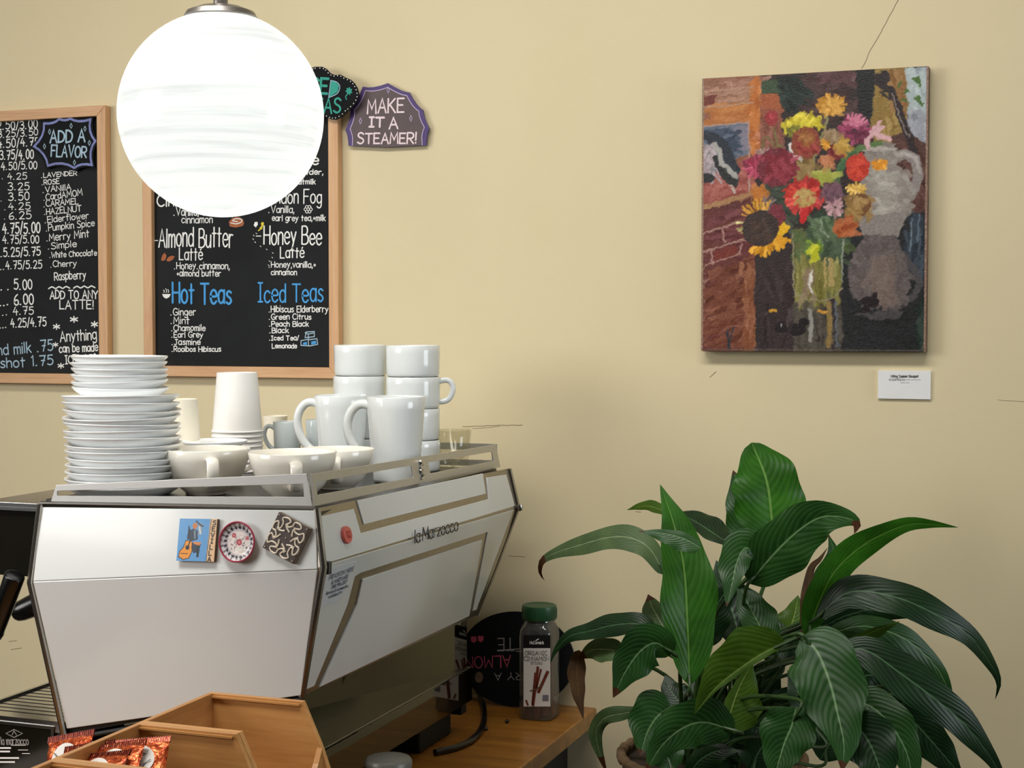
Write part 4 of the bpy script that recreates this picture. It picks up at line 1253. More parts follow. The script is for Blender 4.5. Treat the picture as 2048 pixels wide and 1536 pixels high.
# base: mirror back plate, ledge box, feet
mp = [V((-1.40, -.945, 0)), V((-1.205, -.945, 0)), V((-1.094, -.262, 0)), V((-1.40, -.262, 0))]
MB().hexa([V((p.x, p.y, 1.00)) for p in mp], [V((p.x, p.y, 1.135)) for p in mp]).build('mirror_back_plate', 'mirror_steel', mach)
MB().box((-1.50, -.262, .93), (-1.106, -.236, 1.13)).build('corner_post', 'black_matte', mach)
MB().box((-1.62, -.95, .957), (-1.089, -.246, 1.022)).build('base_box', 'mirror_steel', mach, bevel=.0015)
MB().box((-1.205, -.945, 1.0221), (-1.092, -.26, 1.0235)).build('ledge', 'bright_steel', mach)
for fy in (-.86, -.34):
    for fx in (-1.56, -1.16):
        fw = .1 if fx > -1.3 else .05
        MB().box((fx - .035, fy - fw, .9005), (fx + .045, fy + .05, .957)).build('foot', 'black_matte', mach, bevel=.004)
# hood over the group heads
MB().box((-1.652, -.955, 1.278), (-1.5375, -.25, 1.388)).build('group_hood', 'black_gloss', mach)
MB().box((-1.656, -.958, 1.3885), (-1.5375, -.235, 1.396)).build('hood_top_plate', 'bright_steel', mach, bevel=.001)
MB().box((-1.656, -.960, 1.3835), (-1.540, -.955, 1.3875)).build('hood_edge', 'bright_steel', mach)
# drip tray with slats
tray_body = MB().box((-1.706, -.950, .92), (-1.505, -.25, 1.030)).build('drip_tray_body', 'black_matte', mach)
MB().frame([V((-1.706, -.952, 1.048)), V((-1.507, -.952, 1.048)), V((-1.507, -.25, 1.048)), V((-1.706, -.25, 1.048))],
           [V((-1.699, -.938, 1.048)), V((-1.513, -.938, 1.048)), V((-1.513, -.257, 1.048)), V((-1.699, -.257, 1.048))], (0, 0, 1), .018).build('drip_tray_rim', 'bright_steel', tray_body)
slat = None
for k in range(34):
    y = -.928 + k * .0195
    if slat is None:
        slat = MB().box((-1.699, y, 1.038), (-1.513, y + .0140, 1.0445)).build('slat', 'bright_steel', tray_body)
    else:
        s2 = slat.copy()
        COL.objects.link(s2)
        s2.location.y = slat.location.y + k * .0195
# side badge below the drip tray
badge = MB().slab([V((-1.704, -.9535, .93)), V((-1.530, -.9535, .93)), V((-1.530, -.9535, 1.036)), V((-1.704, -.9535, 1.036))], (0, -1, 0), .003).build('badge_plate', 'black_gloss', mach)
MB().frame([V((-1.704, -.9545, .93)), V((-1.526, -.9545, .93)), V((-1.526, -.9545, 1.040)), V((-1.704, -.9545, 1.040))],
           [V((-1.702, -.9545, .932)), V((-1.531, -.9545, .932)), V((-1.531, -.9545, 1.035)), V((-1.702, -.9545, 1.035))], (0, -1, 0), .004).build('badge_border', 'dark_steel', badge)
yb = -.9536
for txt, xa, xb, y, h, m in (('la marzocco', 3, 58, 1489, 15, 'chalk_grey'),):
    a, b = on('Y', yb, xa, y), on('Y', yb, xb, y)
    lettering(txt, a, b, h * depth(a) / FPX, .0016, (0, -1, 0), badge, m, jit=0, name='badge_lettering')
mb = MB()
for pl in ([(12, 1467), (28, 1459), (45, 1467), (28, 1475), (12, 1467)], [(24, 1470), (28, 1462), (33, 1470)]):
    mb.ribbon([on('Y', yb - .0006, *p) for p in pl], .0014, (0, -1, 0))
mb.build('badge_emblem', 'chalk_grey', badge)
mb = MB()
for x0_, x1_, y_ in ((0, 22, 1496), (0, 20, 1503), (0, 38, 1516), (0, 30, 1524), (36, 56, 1500), (44, 60, 1507), (22, 52, 1490.5)):
    mb.ribbon([on('Y', yb - .0006, x0_, y_), on('Y', yb - .0006, x1_, y_)], .0028 if x0_ == 0 else .001, (0, -1, 0), 0)
mb.build('badge_print', 'card_white', badge)
# steam lever and group
a, b = on('Y', -.62, 33, 1226), on('Y', -.60, 100, 1196)
MB().tube([a + (b - a) * t for t in (-.12, -.08, 0, .15, .4, .7, 1.0)], [.004, .012, .0165, .0195, .021, .022, .022], 20).build('steam_lever', 'black_plastic', mach, smooth=True)
# cup tray and rail
MB().box((-1.53, -.962, 1.390), (-1.045, -.232, 1.4045)).build('cup_tray', 'dark_steel', mach)


def railpart(ax, val, outer, inner, n):
    MB().frame([on(ax, val, *p) for p in outer], [on(ax, val, *p) for p in inner], n, .0022).build('cup_rail', 'rail_steel', mach, bevel=.0005)


railpart('Y', -.966, [(100, 1008), (625, 1015), (613, 947), (112, 970)], [(114, 991.5), (608, 994), (606, 968), (114, 982)], (0, -1, 0))
railpart('X', -1.049, [(628, 1013), (841, 967), (838, 914), (624, 948)], [(635, 990), (827, 955), (823, 931), (632, 964)], (1, 0, 0))
railpart('X', -1.049, [(841, 967), (1001, 934), (992, 889), (838, 914)], [(861, 947), (988, 922), (984, 903.5), (857, 925)], (1, 0, 0))
zr0, zr1 = 1.406, on('X', -1.049, 992, 889).z
ry = on('X', -1.049, 996, 910).y
MB().frame([V((-1.50, ry, zr0)), V((-1.051, ry, zr0)), V((-1.051, ry, zr1)), V((-1.50, ry, zr1))],
           [V((-1.49, ry, zr0 + .012)), V((-1.062, ry, zr0 + .012)), V((-1.062, ry, zr1 - .013)), V((-1.49, ry, zr1 - .013))], (0, -1, 0), .0022).build('cup_rail', 'rail_steel', mach)
mb = MB()
for pl in ([(840, 922), (846, 930), (841, 940), (848, 950), (843, 958)], [(844, 926), (841, 936)], [(846, 940), (842, 948)]):
    mb.tube([on('X', -1.047, *p) for p in crom(pl, 4)], .0021, 6)
mb.build('rail_emblem', 'bright_steel', mach, smooth=True)
MB().tube([on('Y', -.968, 136, 1009), on('Y', -.968, 170, 1009.5)], .0022, 8).build('rail_clip', 'rail_steel', mach)
MB().tube([on('Y', -.968, 586, 1015), on('Y', -.968, 625, 1016)], .0026, 8).build('rail_clip', 'rail_steel', mach)

# portafilter held at the front of the machine
pa, pb = on('Y', -.99, 30, 1150), on('Y', -.975, -10, 1264)
port = thing('portafilter', 'upright black portafilter handle at the left edge of the photo', 'portafilter', pb)
dirp = (pa - pb).normalized()
MB().tube([pb, pb + (pa - pb) * .5, pa - dirp * .003, pa - dirp * .0008, pa], [.0138, .0155, .0163, .0155, .0135], 24).build('handle', 'black_plastic', port, smooth=True, sharp=50)
MB().tube([pb - dirp * .012, pb - dirp * .002, pb + dirp * .001], [.012, .0148, .0146], 20).build('collar', 'bright_steel', port, smooth=True, sharp=50)
MB().tube([pb - dirp * .05, pb - dirp * .011], [.009, .010], 16).build('neck', 'bright_steel', port, smooth=True)

# ---------------------------------------------------------------- magnets and stickers on the machine
e1 = (Rnr - Rnl).normalized()
e2 = nU.cross(e1)
off = .0022


def sevilla():
    c = Canvas(96, 110, (92, 152, 206))
    c.a[:, :, :] += RNG.normal(0, 3, (110, 96, 1))
    K = lambda *p: [((x - 100) / 520 * 96, (y - 118) / 580 * 110) for x, y in p]
    c.poly(K((520, 100), (640, 100), (640, 720), (500, 720)), (220, 182, 140), 4)
    c.line(K((535, 110), (505, 700)), 1.6, (60, 70, 80))
    c.poly(K((230, 250), (270, 270), (300, 250), (360, 280), (370, 400), (300, 420), (220, 400)), (50, 62, 78))
    c.poly(K((300, 440), (420, 440), (400, 560), (330, 590), (300, 540)), (46, 58, 74))
    c.poly(K((360, 480), (410, 480), (400, 640), (370, 640)), (30, 40, 50))
    c.poly(K((360, 170), (430, 190), (420, 330), (370, 340)), (132, 150, 166))
    c.line(K((235, 225), (250, 280), (245, 370)), 3, (30, 34, 40))
    c.line(K((330, 150), (390, 200), (430, 220)), 3, (40, 40, 46))
    c.line(K((380, 230), (400, 320)), 4, (206, 212, 214))
    c.ell(*K((318, 215))[0], 6, 8, (196, 120, 54))
    c.line(K((320, 280), (330, 380)), 4, (120, 140, 156))
    c.poly(K((310, 430), (420, 440), (400, 480), (320, 460)), (214, 130, 62))
    c.poly(K((205, 410), (300, 420), (300, 480), (310, 560), (270, 660), (190, 680), (120, 640), (130, 560), (180, 500)), (30, 26, 24))
    c.poly(K((210, 420), (290, 428), (290, 480), (300, 560), (262, 650), (190, 668), (130, 630), (140, 565), (190, 505)), (228, 146, 42), 6)
    c.ell(*K((238, 510))[0], 5.5, 6, (36, 28, 26))
    c.line(K((275, 400), (240, 510)), 3, (50, 40, 36))
    c.line(K((155, 592), (245, 595)), 1.8, (60, 40, 26))
    # the town's name down the right strip
    for i, ch in enumerate('SEVILLA'):
        w, st = glyph(ch)
        for s in st:
            y0 = 190 + i * 82
            c.line([K((555 - i * 5 + (x - w / 2) * 11 + 25, y0 + 6 - y * 10 + 5))[0] for x, y in s], 2.6, (36, 30, 28), 2)
    return c


tl, tr, bl = [onplane(Rnl + nU * .009, nU, *p) for p in ((360, 1037), (435, 1038), (353, 1121.5))]
mg1 = thing('guitar_tile_magnet', 'blue tile magnet with a guitar and the word Sevilla on the machine', 'magnet', bl)
br = tr + bl - tl
MB().slab([bl, br, tr, tl], nU, .0066).build('tile', 'canvas_edge', mg1, bevel=.0008)
sevilla().mesh('printed_face', bl + nU * .0005, br - bl, tl - bl, 'glazed_print', mg1)

# round plate magnet
mat('magnet_cream', 'd9c9c0', 0.3, var=.05)
mat('magnet_red', 'a03048', 0.3, var=.1)
pc = onplane(Rnl + nU * .003, nU, 480, 1084)
mg2 = thing('plate_magnet', 'round plate-shaped magnet with dark red rim and painted flowers between two tiles', 'magnet', pc)
rad = 40.5 * depth(pc) / FPX
R3 = lambda r, t, z: pc + e1 * (r * math.cos(t)) + e2 * (r * math.sin(t)) + nU * z
cv = Canvas(100, 100, (206, 190, 190))
cv.ell(50, 50, 48, 48, (188, 180, 184), 6)
for k in range(20):
    t = k * math.pi / 10
    cv.ell(50 + 41 * math.cos(t), 50 + 41 * math.sin(t), 5.5, 5.5, (214, 210, 212), 6)
    cv.ell(50 + 36 * math.cos(t + .157), 50 + 36 * math.sin(t + .157), 4.2, 4.2, (64, 60, 66), 8)
    cv.line([(50 + 47 * math.cos(t + .157), 50 + 47 * math.sin(t + .157)), (50 + 41 * math.cos(t + .157), 50 + 41 * math.sin(t + .157))], 3, (92, 62, 72))
cv.ell(50, 52, 29, 28, (222, 208, 204), 8)
cv.dabs([(26, 40), (74, 36), (76, 66), (28, 70)], (70, 66, 64), 46, 6, 1.6, .9, 1.4, 20)
cv.dabs([(26, 40), (74, 36), (76, 66), (28, 70)], (236, 228, 224), 40, 5, 2, .9, 1.4, 10)
cv.dabs([(34, 62), (66, 62), (66, 78), (36, 78)], (240, 236, 228), 24, 6, 3, .2, .6, 8)
for x, y, r in ((38, 33, 6), (52, 50, 7.5), (74, 42, 5)):
    cv.ell(x, y, r, r, (170, 58, 66), 10)
    cv.ell(x, y, r * .45, r * .45, (206, 120, 120), 8)
cv.a = np.clip(cv.a, 0, 255)
vs, fs, cl_ = [], [], []
rings = 34
for i in range(rings + 1):
    r = rad * .955 * i / rings
    for k in range(72):
        t = 2 * math.pi * k / 72
        z = .0052 + .0042 * max(0, (r / rad - .62) / .38) ** 1.5
        vs.append(R3(max(r, 1e-5), t, z))
        ix, iy = int(49.5 + 48 * r / rad * math.cos(t)), int(49.5 - 48 * r / rad * math.sin(t))
        cl_.append(lin(tuple(cv.a[iy, ix])))
for i in range(rings):
    for k in range(72):
        k2 = (k + 1) % 72
        fs.append((i * 72 + k, (i + 1) * 72 + k, (i + 1) * 72 + k2, i * 72 + k2))
link_mesh('painted_dish', vs, fs, 'glazed_print', mg2, smooth=True, cols=np.array(cl_))
vs = [R3(r, 2 * math.pi * k / 72, z) for r, z in ((rad * .6, 0), (rad * .8, .003), (rad, .0085)) for k in range(72)]
fs = [(i * 72 + k, i * 72 + (k + 1) % 72, (i + 1) * 72 + (k + 1) % 72, (i + 1) * 72 + k) for i in range(2) for k in range(72)]
link_mesh('dish_back', vs, fs, 'magnet_cream', mg2, smooth=True)
MB().tube([R3(rad * .975, 2 * math.pi * k / 72, .0092) for k in range(72)], .0014, 8, closed=True).build('rim', 'magnet_red', mg2, smooth=True)

# carved geometric tile
mat('tile_brown', '3d2c24', 0.4, var=.35, scale=160)
mat('tile_side', '7d6a58', 0.6, var=.2, scale=60)
mat('tile_cream', 'e3d6c2', 0.35, var=.06, scale=90)
q4 = [onplane(Rnl + nU * .0105, nU, *p) for p in ((524, 1095), (586, 1128.5), (620, 1057), (557.5, 1023.5))]
mg3 = thing('carved_tile_magnet', 'tilted square tile magnet with cream interlaced star relief on dark brown', 'magnet', q4[1])
MB().slab([q - nU * .0006 for q in q4], nU, .0078).build('tile', 'tile_side', mg3, bevel=.0006)
tc_ = sum(q4, V()) / 4
ta, tb = (q4[1] - q4[0]) / 2, (q4[3] - q4[0]) / 2
TP = lambda x, y, z=0.0: tc_ + ta * x + tb * y + nU * z
MB().slab([TP(-.97, -.97, .0002), TP(.97, -.97, .0002), TP(.97, .97, .0002), TP(-.97, .97, .0002)], nU, .0006).build('glazed_field', 'tile_brown', mg3)
mb = MB()
for k in range(8):
    a = k * math.pi / 4 + .39
    ro = lambda r, t: tuple(q_ * r * (1 + .55 * r * (1 / max(abs(math.cos(a + t)), abs(math.sin(a + t))) - 1)) for q_ in (math.cos(a + t), math.sin(a + t)))
    pl = [ro(.34, -.55), ro(.60, .02), ro(.84, -.26), ro(.97, -.05), ro(.92, .24), ro(.70, .26), ro(.56, .62), ro(.72, .80)]
    mb.tube([TP(max(-.95, min(.95, x)), max(-.95, min(.95, y)), .0006) for x, y in crom(pl, 4)], .0014, 6, up=tuple(nU))
mb.build('strapwork', 'tile_cream', mg3, smooth=True)
mb = MB()
for x, y in [(0, 0), (-.88, -.88), (.88, -.88), (.88, .88), (-.88, .88)] + [(.68 * math.cos(k * math.pi / 4 + .5), .68 * math.sin(k * math.pi / 4 + .5)) for k in range(8)]:
    mb.lathe([(0, -.0012), (.0011, 0), (0, .0012)], 8, TP(x, y, .0008))
mb.build('glaze_dots', 'tile_cream', mg3, smooth=True)

# red button magnet and dealer sticker on the rear
mat('button_red', 'd8675f', 0.35, var=.06)
mat('button_mark', 'b83a3a', 0.4, var=.1)
rc = onplane(Rnr + nRU * .004, nRU, 692.5, 1070)
mg4 = thing('button_magnet', 'small round coral-red button magnet near the corner of the machine', 'magnet', rc)
MB().lathe([(0, -.002), (.0128, -.002), (.0135, .001), (.0125, .0035), (0, .0042)], 40, rc, axis=nRU).build('button', 'button_red', mg4, smooth=True)
mb = MB()
f1 = V((0, 1, 0))
f1 = (f1 - nRU * f1.dot(nRU)).normalized()
f2 = nRU.cross(f1)
for pl in ([(-.5, .35), (.45, .35)], [(-.45, .1), (.4, .1)], [(-.45, -.15), (-.1, -.15), (-.1, -.45)], [(.1, -.1), (.45, -.4)], [(.45, -.1), (.1, -.4)], [(-.3, .5), (-.3, -.3)], [(.25, .5), (.25, .1)]):
    mb.ribbon([rc + f1 * (a * .0125) + f2 * (b * .0125) + nRU * .0046 for a, b in pl], .0012, nRU)
mb.build('mark', 'button_mark', mg4)
stk = thing('dealer_sticker', 'pale sticker with small dark dealer lettering on the lower rear panel', 'sticker', onplane(Rnr, nRL, 650, 1200))
mat('sticker_film', 'd3d8de', 0.3, var=.02)
film = MB().slab(facet(Rnr, nRL, [(655, 1140), (637, 1215), (676, 1203), (712, 1123)], .0026), nRL, .0006).build('film', 'sticker_film', stk)
for txt, a, b, h in (('FRENCHTOWN HOME', (657, 1160), (706, 1141), 9), ('& HARDWARE', (662, 1169), (695, 1156), 8), ('(908) 996-2207', (662, 1178), (692, 1166), 7), ('Service & Accessories', (651, 1190), (695, 1174), 6), ('WARRANTY', (656, 1197), (683, 1187), 5)):
    a, b = onplane(Rnr + nRL * .0028, nRL, *a), onplane(Rnr + nRL * .0028, nRL, *b)
    lettering(txt, a, b, h * depth(a) / FPX * 1.1, .0009, nRL, film, 'ink_blue_black', jit=0)

# ================================================================ crockery on the cup tray
ZT = 1.4046


def put(proto, first, x, y, z, rz=0.0, sc=1.0, tilt=(0, 0)):
    o = proto if first else copy_tree(proto)
    o.location = (x, y, z)
    o.rotation_euler = (tilt[0], tilt[1], rz)
    o.scale = (sc, sc, sc)
    return o


def zero(o):
    ORG[o] = V((0, 0, 0))
    return o


ORD = ['lowest', 'second from the bottom', 'third from the bottom', 'fourth from the bottom', 'fifth from the bottom', 'sixth from the bottom', 'seventh from the bottom',
       'seventh from the top', 'sixth from the top', 'fifth from the top', 'fourth from the top', 'third from the top', 'second from the top', 'topmost']


def plate_mesh(name, r, h):
    t = .0032
    p = [(0, .0026), (r * .66, .0026), (r * .68, 0), (r * .73, 0), (r * .80, .0022), (r * .90, h * .46), (r * .965, h - .0045), (r * .992, h - .0024), (r, h - .001), (r * .996, h + .0004), (r * .97, h - .0002),
         (r * .90, h * .46 + t * 1.2), (r * .78, .0072), (r * .6, .0062), (0, .0062)]
    return MB().lathe(p, 64).build(name, 'plate_porcelain', keep=True, smooth=True, sharp=60)


px0, py0 = -1.455, -.862
plate = plate_mesh('dinner_plate', .0935, .0175)
for k in range(14):
    u = k / 13
    o = put(plate, k == 0, px0 + .003 - .0075 * max(0, u - .35) + random.uniform(-.0012, .0012), py0 + random.uniform(-.001, .001), ZT + k * .01105,
            random.uniform(0, 6), 1.0, (0, -math.radians(1.6) * min(1, u * 1.6)))
    tag(o, 'white dinner plate, %s of the tall stack of large plates' % ORD[k], 'plate', 'large plates stacked on the machine')
zt = ZT + 14 * .01105 + .0035
sauc = plate_mesh('saucer', .0768, .0165)
for k in range(6):
    o = put(sauc, k == 0, px0 - .0035 + random.uniform(-.0012, .0012), py0 + random.uniform(-.001, .001), zt + k * .0098 + (.001 if k else 0), random.uniform(0, 6), 1.0,
            (0, -math.radians(.6) if k > 1 else -math.radians(1.4)))
    tag(o, 'small white saucer, %s of the six on top of the big plates' % (['lowest', 'second from the bottom', 'third from the bottom', 'third from the top', 'second from the top', 'topmost'][k]), 'saucer', 'saucers on top of the large plates')


def cup_body(mb, prof_out, t, seg=56):
    """closed lathe with wall thickness t from an outer profile (bottom to rim)"""
    ins_ = [(max(r - t, 0.0), z + (t if i == 0 else 0)) for i, (r, z) in enumerate(prof_out)]
    ins_[0] = (max(prof_out[1][0] - t, .004), prof_out[0][1] + t * 1.4)
    ins_[-1] = (prof_out[-1][0] - t, prof_out[-1][1])
    rim = [(prof_out[-1][0] - t * .25, prof_out[-1][1] + t * .35), (prof_out[-1][0] - t * .75, prof_out[-1][1] + t * .35)]
    inner = [p for p in ins_[1:] if p[1] > prof_out[0][1] + t * 1.5]
    p = [(0, prof_out[0][1])] + list(prof_out) + rim + inner[::-1] + [(0, prof_out[0][1] + t * 1.5)]
    return mb.lathe(p, seg)


# wide latte cups
wide = zero(thing('latte_cup', 'x', 'cup'))
cup_body(MB(), [(.030, 0), (.033, .001), (.0335, .004), (.036, .006), (.050, .018), (.061, .036), (.068, .056), (.0712, .0735)], .0035).build('bowl', 'porcelain_warm', wide, smooth=True, sharp=50)
hp = [(0, -.066, .060), (0, -.077, .0625), (0, -.088, .058), (0, -.0915, .046), (0, -.088, .032), (0, -.076, .022), (0, -.060, .018), (0, -.048, .017)]
MB().tube(crom([V(p) for p in hp], 5), .0095, 12, flat=.38, up=(1, 0, 0)).build('handle', 'porcelain_warm', wide, smooth=True, sharp=60)
WARP = 'wide white latte cups on the machine'
tag(put(wide, True, -1.330, -.812, ZT, math.radians(38), 1.0), 'wide white latte cup nearest the plate stack, handle toward the camera', 'cup', WARP)
tag(put(wide, False, -1.172, -.812, ZT, math.radians(32), .985), 'wide white latte cup at the near corner of the cup rail', 'cup', WARP)
tag(put(wide, False, -1.168, -.664, ZT, math.radians(25), .90), 'wide white latte cup in front of the tall mugs, partly hidden by the corner cup', 'cup', WARP)
tag(put(wide, False, -1.420, -.625, ZT, math.radians(150), .78), 'wide cup under a flat plate, hidden behind the front latte cup', 'cup', WARP)
o = plate_mesh('side_plate', .058, .0115)
tag(put(o, True, -1.43, -.62, ZT + .0595), 'flat white plate lying on a cup behind the front latte cup', 'plate')

# tall mugs
mug = zero(thing('tall_mug', 'x', 'mug'))
cup_body(MB(), [(.035, 0), (.038, .0015), (.0392, .006), (.0408, .022), (.0432, .050), (.0465, .090), (.0492, .125), (.0507, .1455)], .0035).build('body', 'porcelain_cool', mug, smooth=True, sharp=50)
hp = [(-.043, 0, .128), (-.054, 0, .133), (-.068, 0, .131), (-.080, 0, .118), (-.0855, 0, .098), (-.082, 0, .076), (-.072, 0, .056), (-.058, 0, .042), (-.043, 0, .038), (-.036, 0, .038)]
MB().tube(crom([V(p) for p in hp], 5), .0082, 12, flat=1.0, up=(0, 1, 0)).build('handle', 'porcelain_cool', mug, smooth=True, sharp=60)
tag(put(mug, True, -1.122, -.525, ZT, math.radians(12), 1.02), 'tall white mug nearest the camera behind the rail emblem', 'mug', 'tall white mugs')
tag(put(mug, False, -1.291, -.40, ZT, math.radians(12), .98), 'tall white mug further back, its handle beside the small grey cup', 'mug', 'tall white mugs')

# straight stacking cups
stack = zero(thing('stacking_cup', 'x', 'cup'))
cup_body(MB(), [(.0455, 0), (.0472, .0005), (.0490, .0022), (.0499, .006), (.0504, .025), (.0507, .045), (.0508, .0575)], .0032).build('body', 'porcelain_cool', stack, smooth=True, sharp=50)
hp = [(.046, 0, .049), (.058, 0, .0525), (.068, 0, .0505), (.0738, 0, .042), (.0738, 0, .030), (.068, 0, .018), (.058, 0, .0125), (.045, 0, .012)]
MB().tube(crom([V(p) for p in hp], 5), .0042, 10, flat=1.3, up=(0, 1, 0)).build('handle', 'porcelain_cool', stack, smooth=True, sharp=60)
first = True
for nm, x, y, rots in (('right', -1.177, -.325, (100, 130, 20, 115)), ('left', -1.292, -.315, (120, 110, 140, 100))):
    for k in range(4):
        o = put(stack, first, x + random.uniform(-.0008, .0008), y, ZT + k * .0592, math.radians(rots[k]))
        first = False
        tag(o, 'straight white stacking cup, %s of the %s-hand cup tower' % (['lowest', 'second from the bottom', 'third from the bottom', 'topmost'][k], nm), 'cup', 'stacked straight white cups')

# paper cups, upside down and nested
def paper(name, r0, r1, h, m):
    t = zero(thing(name, 'x', 'paper cup'))
    MB().lathe([(0, h - .006), (r0 - .0015, h - .006), (r0 - .0012, h), (r0, h), (r1, .004), (r1 - .0008, .003), (r0 - .001, h - .004)], 48).build('wall', m, t, smooth=True, sharp=40)
    MB().tube([V((r1 * math.cos(2 * math.pi * k / 48), r1 * math.sin(2 * math.pi * k / 48), .0022)) for k in range(48)], .0021, 8, closed=True).build('rolled_rim', m, t, smooth=True)
    return t


pcup = paper('paper_cup', .0375, .0465, .112, 'cup_paper')
for k in range(9):
    o = put(pcup, k == 0, -1.482 + random.uniform(-.0004, .0004), -.45, ZT + k * .0092, random.uniform(0, 6))
    tag(o, 'upside-down white paper cup, %s of the nested stack' % (['lowest', 'second from the bottom', 'third from the bottom', 'fourth from the bottom', 'middle one', 'fourth from the top', 'third from the top', 'second from the top', 'topmost'][k]),
        'paper cup', 'nested paper cups')
pc2 = paper('paper_cup', .0305, .0395, .142, 'cup_paper_cream')
tag(put(pc2, True, -1.511, -.60, ZT), 'single upside-down paper cup half hidden behind the plate stack', 'paper cup')
up = zero(thing('small_paper_cup', 'small cream paper cup standing upright behind the grey espresso cup', 'paper cup'))
cup_body(MB(), [(.017, 0), (.0175, .001), (.0205, .05), (.0245, .093)], .0012, 40).build('wall', 'cup_paper_cream', up, smooth=True, sharp=40)
put(up, True, -1.505, -.262, ZT)

esp = zero(thing('espresso_cup', 'x', 'cup'))
mat('porcelain_grey', 'c9d2d3', 0.15, var=.01, Coat_Weight=.4)
cup_body(MB(), [(.019, 0), (.021, .001), (.022, .01), (.0255, .04), (.0275, .088)], .0028, 44).build('body', 'porcelain_grey', esp, smooth=True, sharp=50)
hp = [(-.024, 0, .074), (-.034, 0, .080), (-.043, 0, .076), (-.046, 0, .062), (-.040, 0, .046), (-.030, 0, .036), (-.022, 0, .033)]
MB().tube(crom([V(p) for p in hp], 5), .0042, 10, up=(0, 1, 0)).build('handle', 'porcelain_grey', esp, smooth=True, sharp=60)
tag(put(esp, True, -1.428, -.355, ZT, math.radians(10)), 'small grey-white cup with curled handle between paper cups and tall mugs', 'cup', 'small grey cups')
tag(put(esp, False, -1.400, -.275, ZT, math.radians(200)), 'small grey-white cup mostly hidden behind the rear tall mug', 'cup', 'small grey cups')

tum = zero(thing('glass_tumbler', 'clear glass tumbler behind the right-hand cup tower', 'glass'))
cup_body(MB(), [(.027, 0), (.0285, .001), (.031, .03), (.0355, .0755)], .0022, 48).build('bowl', 'clear_glass', tum, smooth=True, sharp=50)
put(tum, True, -1.112, -.288, ZT)

# ================================================================ bamboo bins with snack packets
XL, XR, ZB, ZTOP = -1.150, -1.000, .9005, 1.160


def bin_box(label, y0, y1):
    """open bin facing right (+X), between y0 (near) and y1 (far)"""
    t = thing('bamboo_bin', label, 'bin', ((XL + XR) / 2, (y0 + y1) / 2, ZB), 'row of bamboo bins')
    w = .008
    side = [(XL, ZB), (-.952, ZB), (-.952, 1.045), (-.972, 1.100), (XR, ZTOP), (XL, ZTOP)]
    for ys in (y0 + w, y1):
        MB().slab([V((x, ys - w, z)) for x, z in side], (0, -1, 0), w).build('side_panel', 'bamboo_x', t, bevel=.0009)
    for ys in (y0 + w, y1 - w):
        s = 1 if ys == y0 + w else -1
        lo, hi = sorted((ys, ys + s * .0035))
        MB().box((XL + w, lo, ZTOP - .006), (XR - .004, hi, ZTOP - .0035)).build('rim_strip', 'bamboo_x', t)
    MB().box((XL, y0 + w, ZB), (XL + w, y1 - w, ZTOP)).build('back_panel', 'bamboo_y', t, bevel=.0009)
    MB().box((XL + w, y0 + w, 1.012), (-.962, y1 - w, 1.02)).build('floor_board', 'bamboo_y', t)
    n = 14
    crv = []
    for k in range(n + 1):
        u = k / n
        y = y0 + w + (y1 - y0 - 2 * w) * u
        crv.append((y, 1.098 - .062 * math.sin(math.pi * u) ** .8))
    poly = [V((-.958, y0 + w, ZB)), V((-.958, y1 - w, ZB))] + [V((-.958 - .012 * (z > 1.04), y, z)) for y, z in crv[::-1]]
    MB().slab(poly, (1, 0, 0), w).build('front_lip', 'bamboo_y', t)
    return t


bin_box('empty bamboo bin closest to the machine side panel', -1.279, -1.100)
bin_box('middle bamboo bin holding the orange foil packets', -1.462, -1.2805)
bin_box('bamboo bin at the bottom edge of the photo, only its rim showing', -1.645, -1.4635)


def foil():
    m, nt, b = newmat('orange_foil')
    L = nt.links.new
    tc = N(nt, 'ShaderNodeTexCoord')
    nz = N(nt, 'ShaderNodeTexNoise', i_Scale=70.0, i_Detail=6.0, i_Roughness=.7)
    L(tc.outputs['Object'], nz.inputs['Vector'])
    r = ramp(nt, [(.35, lin('7a2414')), (.5, lin('c8562a')), (.66, lin('e88a52'))])
    L(nz.outputs['Fac'], r.inputs[0])
    L(r.outputs[0], b.inputs['Base Color'])
    b.inputs['Metallic'].default_value = .65
    b.inputs['Roughness'].default_value = .3
    n2 = N(nt, 'ShaderNodeTexNoise', i_Scale=110.0, i_Detail=3.0)
    L(tc.outputs['Object'], n2.inputs['Vector'])
    bp = N(nt, 'ShaderNodeBump', i_Strength=.9, i_Distance=.003)
    L(n2.outputs['Fac'], bp.inputs['Height'])
    L(bp.outputs[0], b.inputs['Normal'])


foil()
mat('foil_dark', '5a1a10', .35, .6, var=.3, scale=90)
pk = zero(thing('foil_packet', 'x', 'packet'))
vs, fs = [], []
nx, nz_ = 18, 22
PW, PH = .074, .100
for sgn in (1, -1):
    for j in range(nz_ + 1):
        for i in range(nx + 1):
            u, v = i / nx, j / nz_
            bulge = .0085 * (math.sin(math.pi * u) ** .6) * (max(0, math.sin(math.pi * (v - .06) / .86)) ** .5 if .06 < v < .92 else 0)
            wr = .0012 * math.sin(u * 23 + v * 9) * math.sin(v * 31) if .06 < v < .92 else .0006 * math.sin(u * 60)
            vs.append(V(((u - .5) * PW * (1 - .05 * math.sin(math.pi * v)), -sgn * (bulge + .0003) + wr, (v - 1) * PH)))
    b0 = 0 if sgn == 1 else (nx + 1) * (nz_ + 1)
    for j in range(nz_):
        for i in range(nx):
            q = b0 + j * (nx + 1) + i
            f = (q, q + 1, q + nx + 2, q + nx + 1)
            fs.append(f if sgn == 1 else f[::-1])
link_mesh('foil_body', vs, fs, 'orange_foil', pk, smooth=True, sharp=0)
mb = MB()
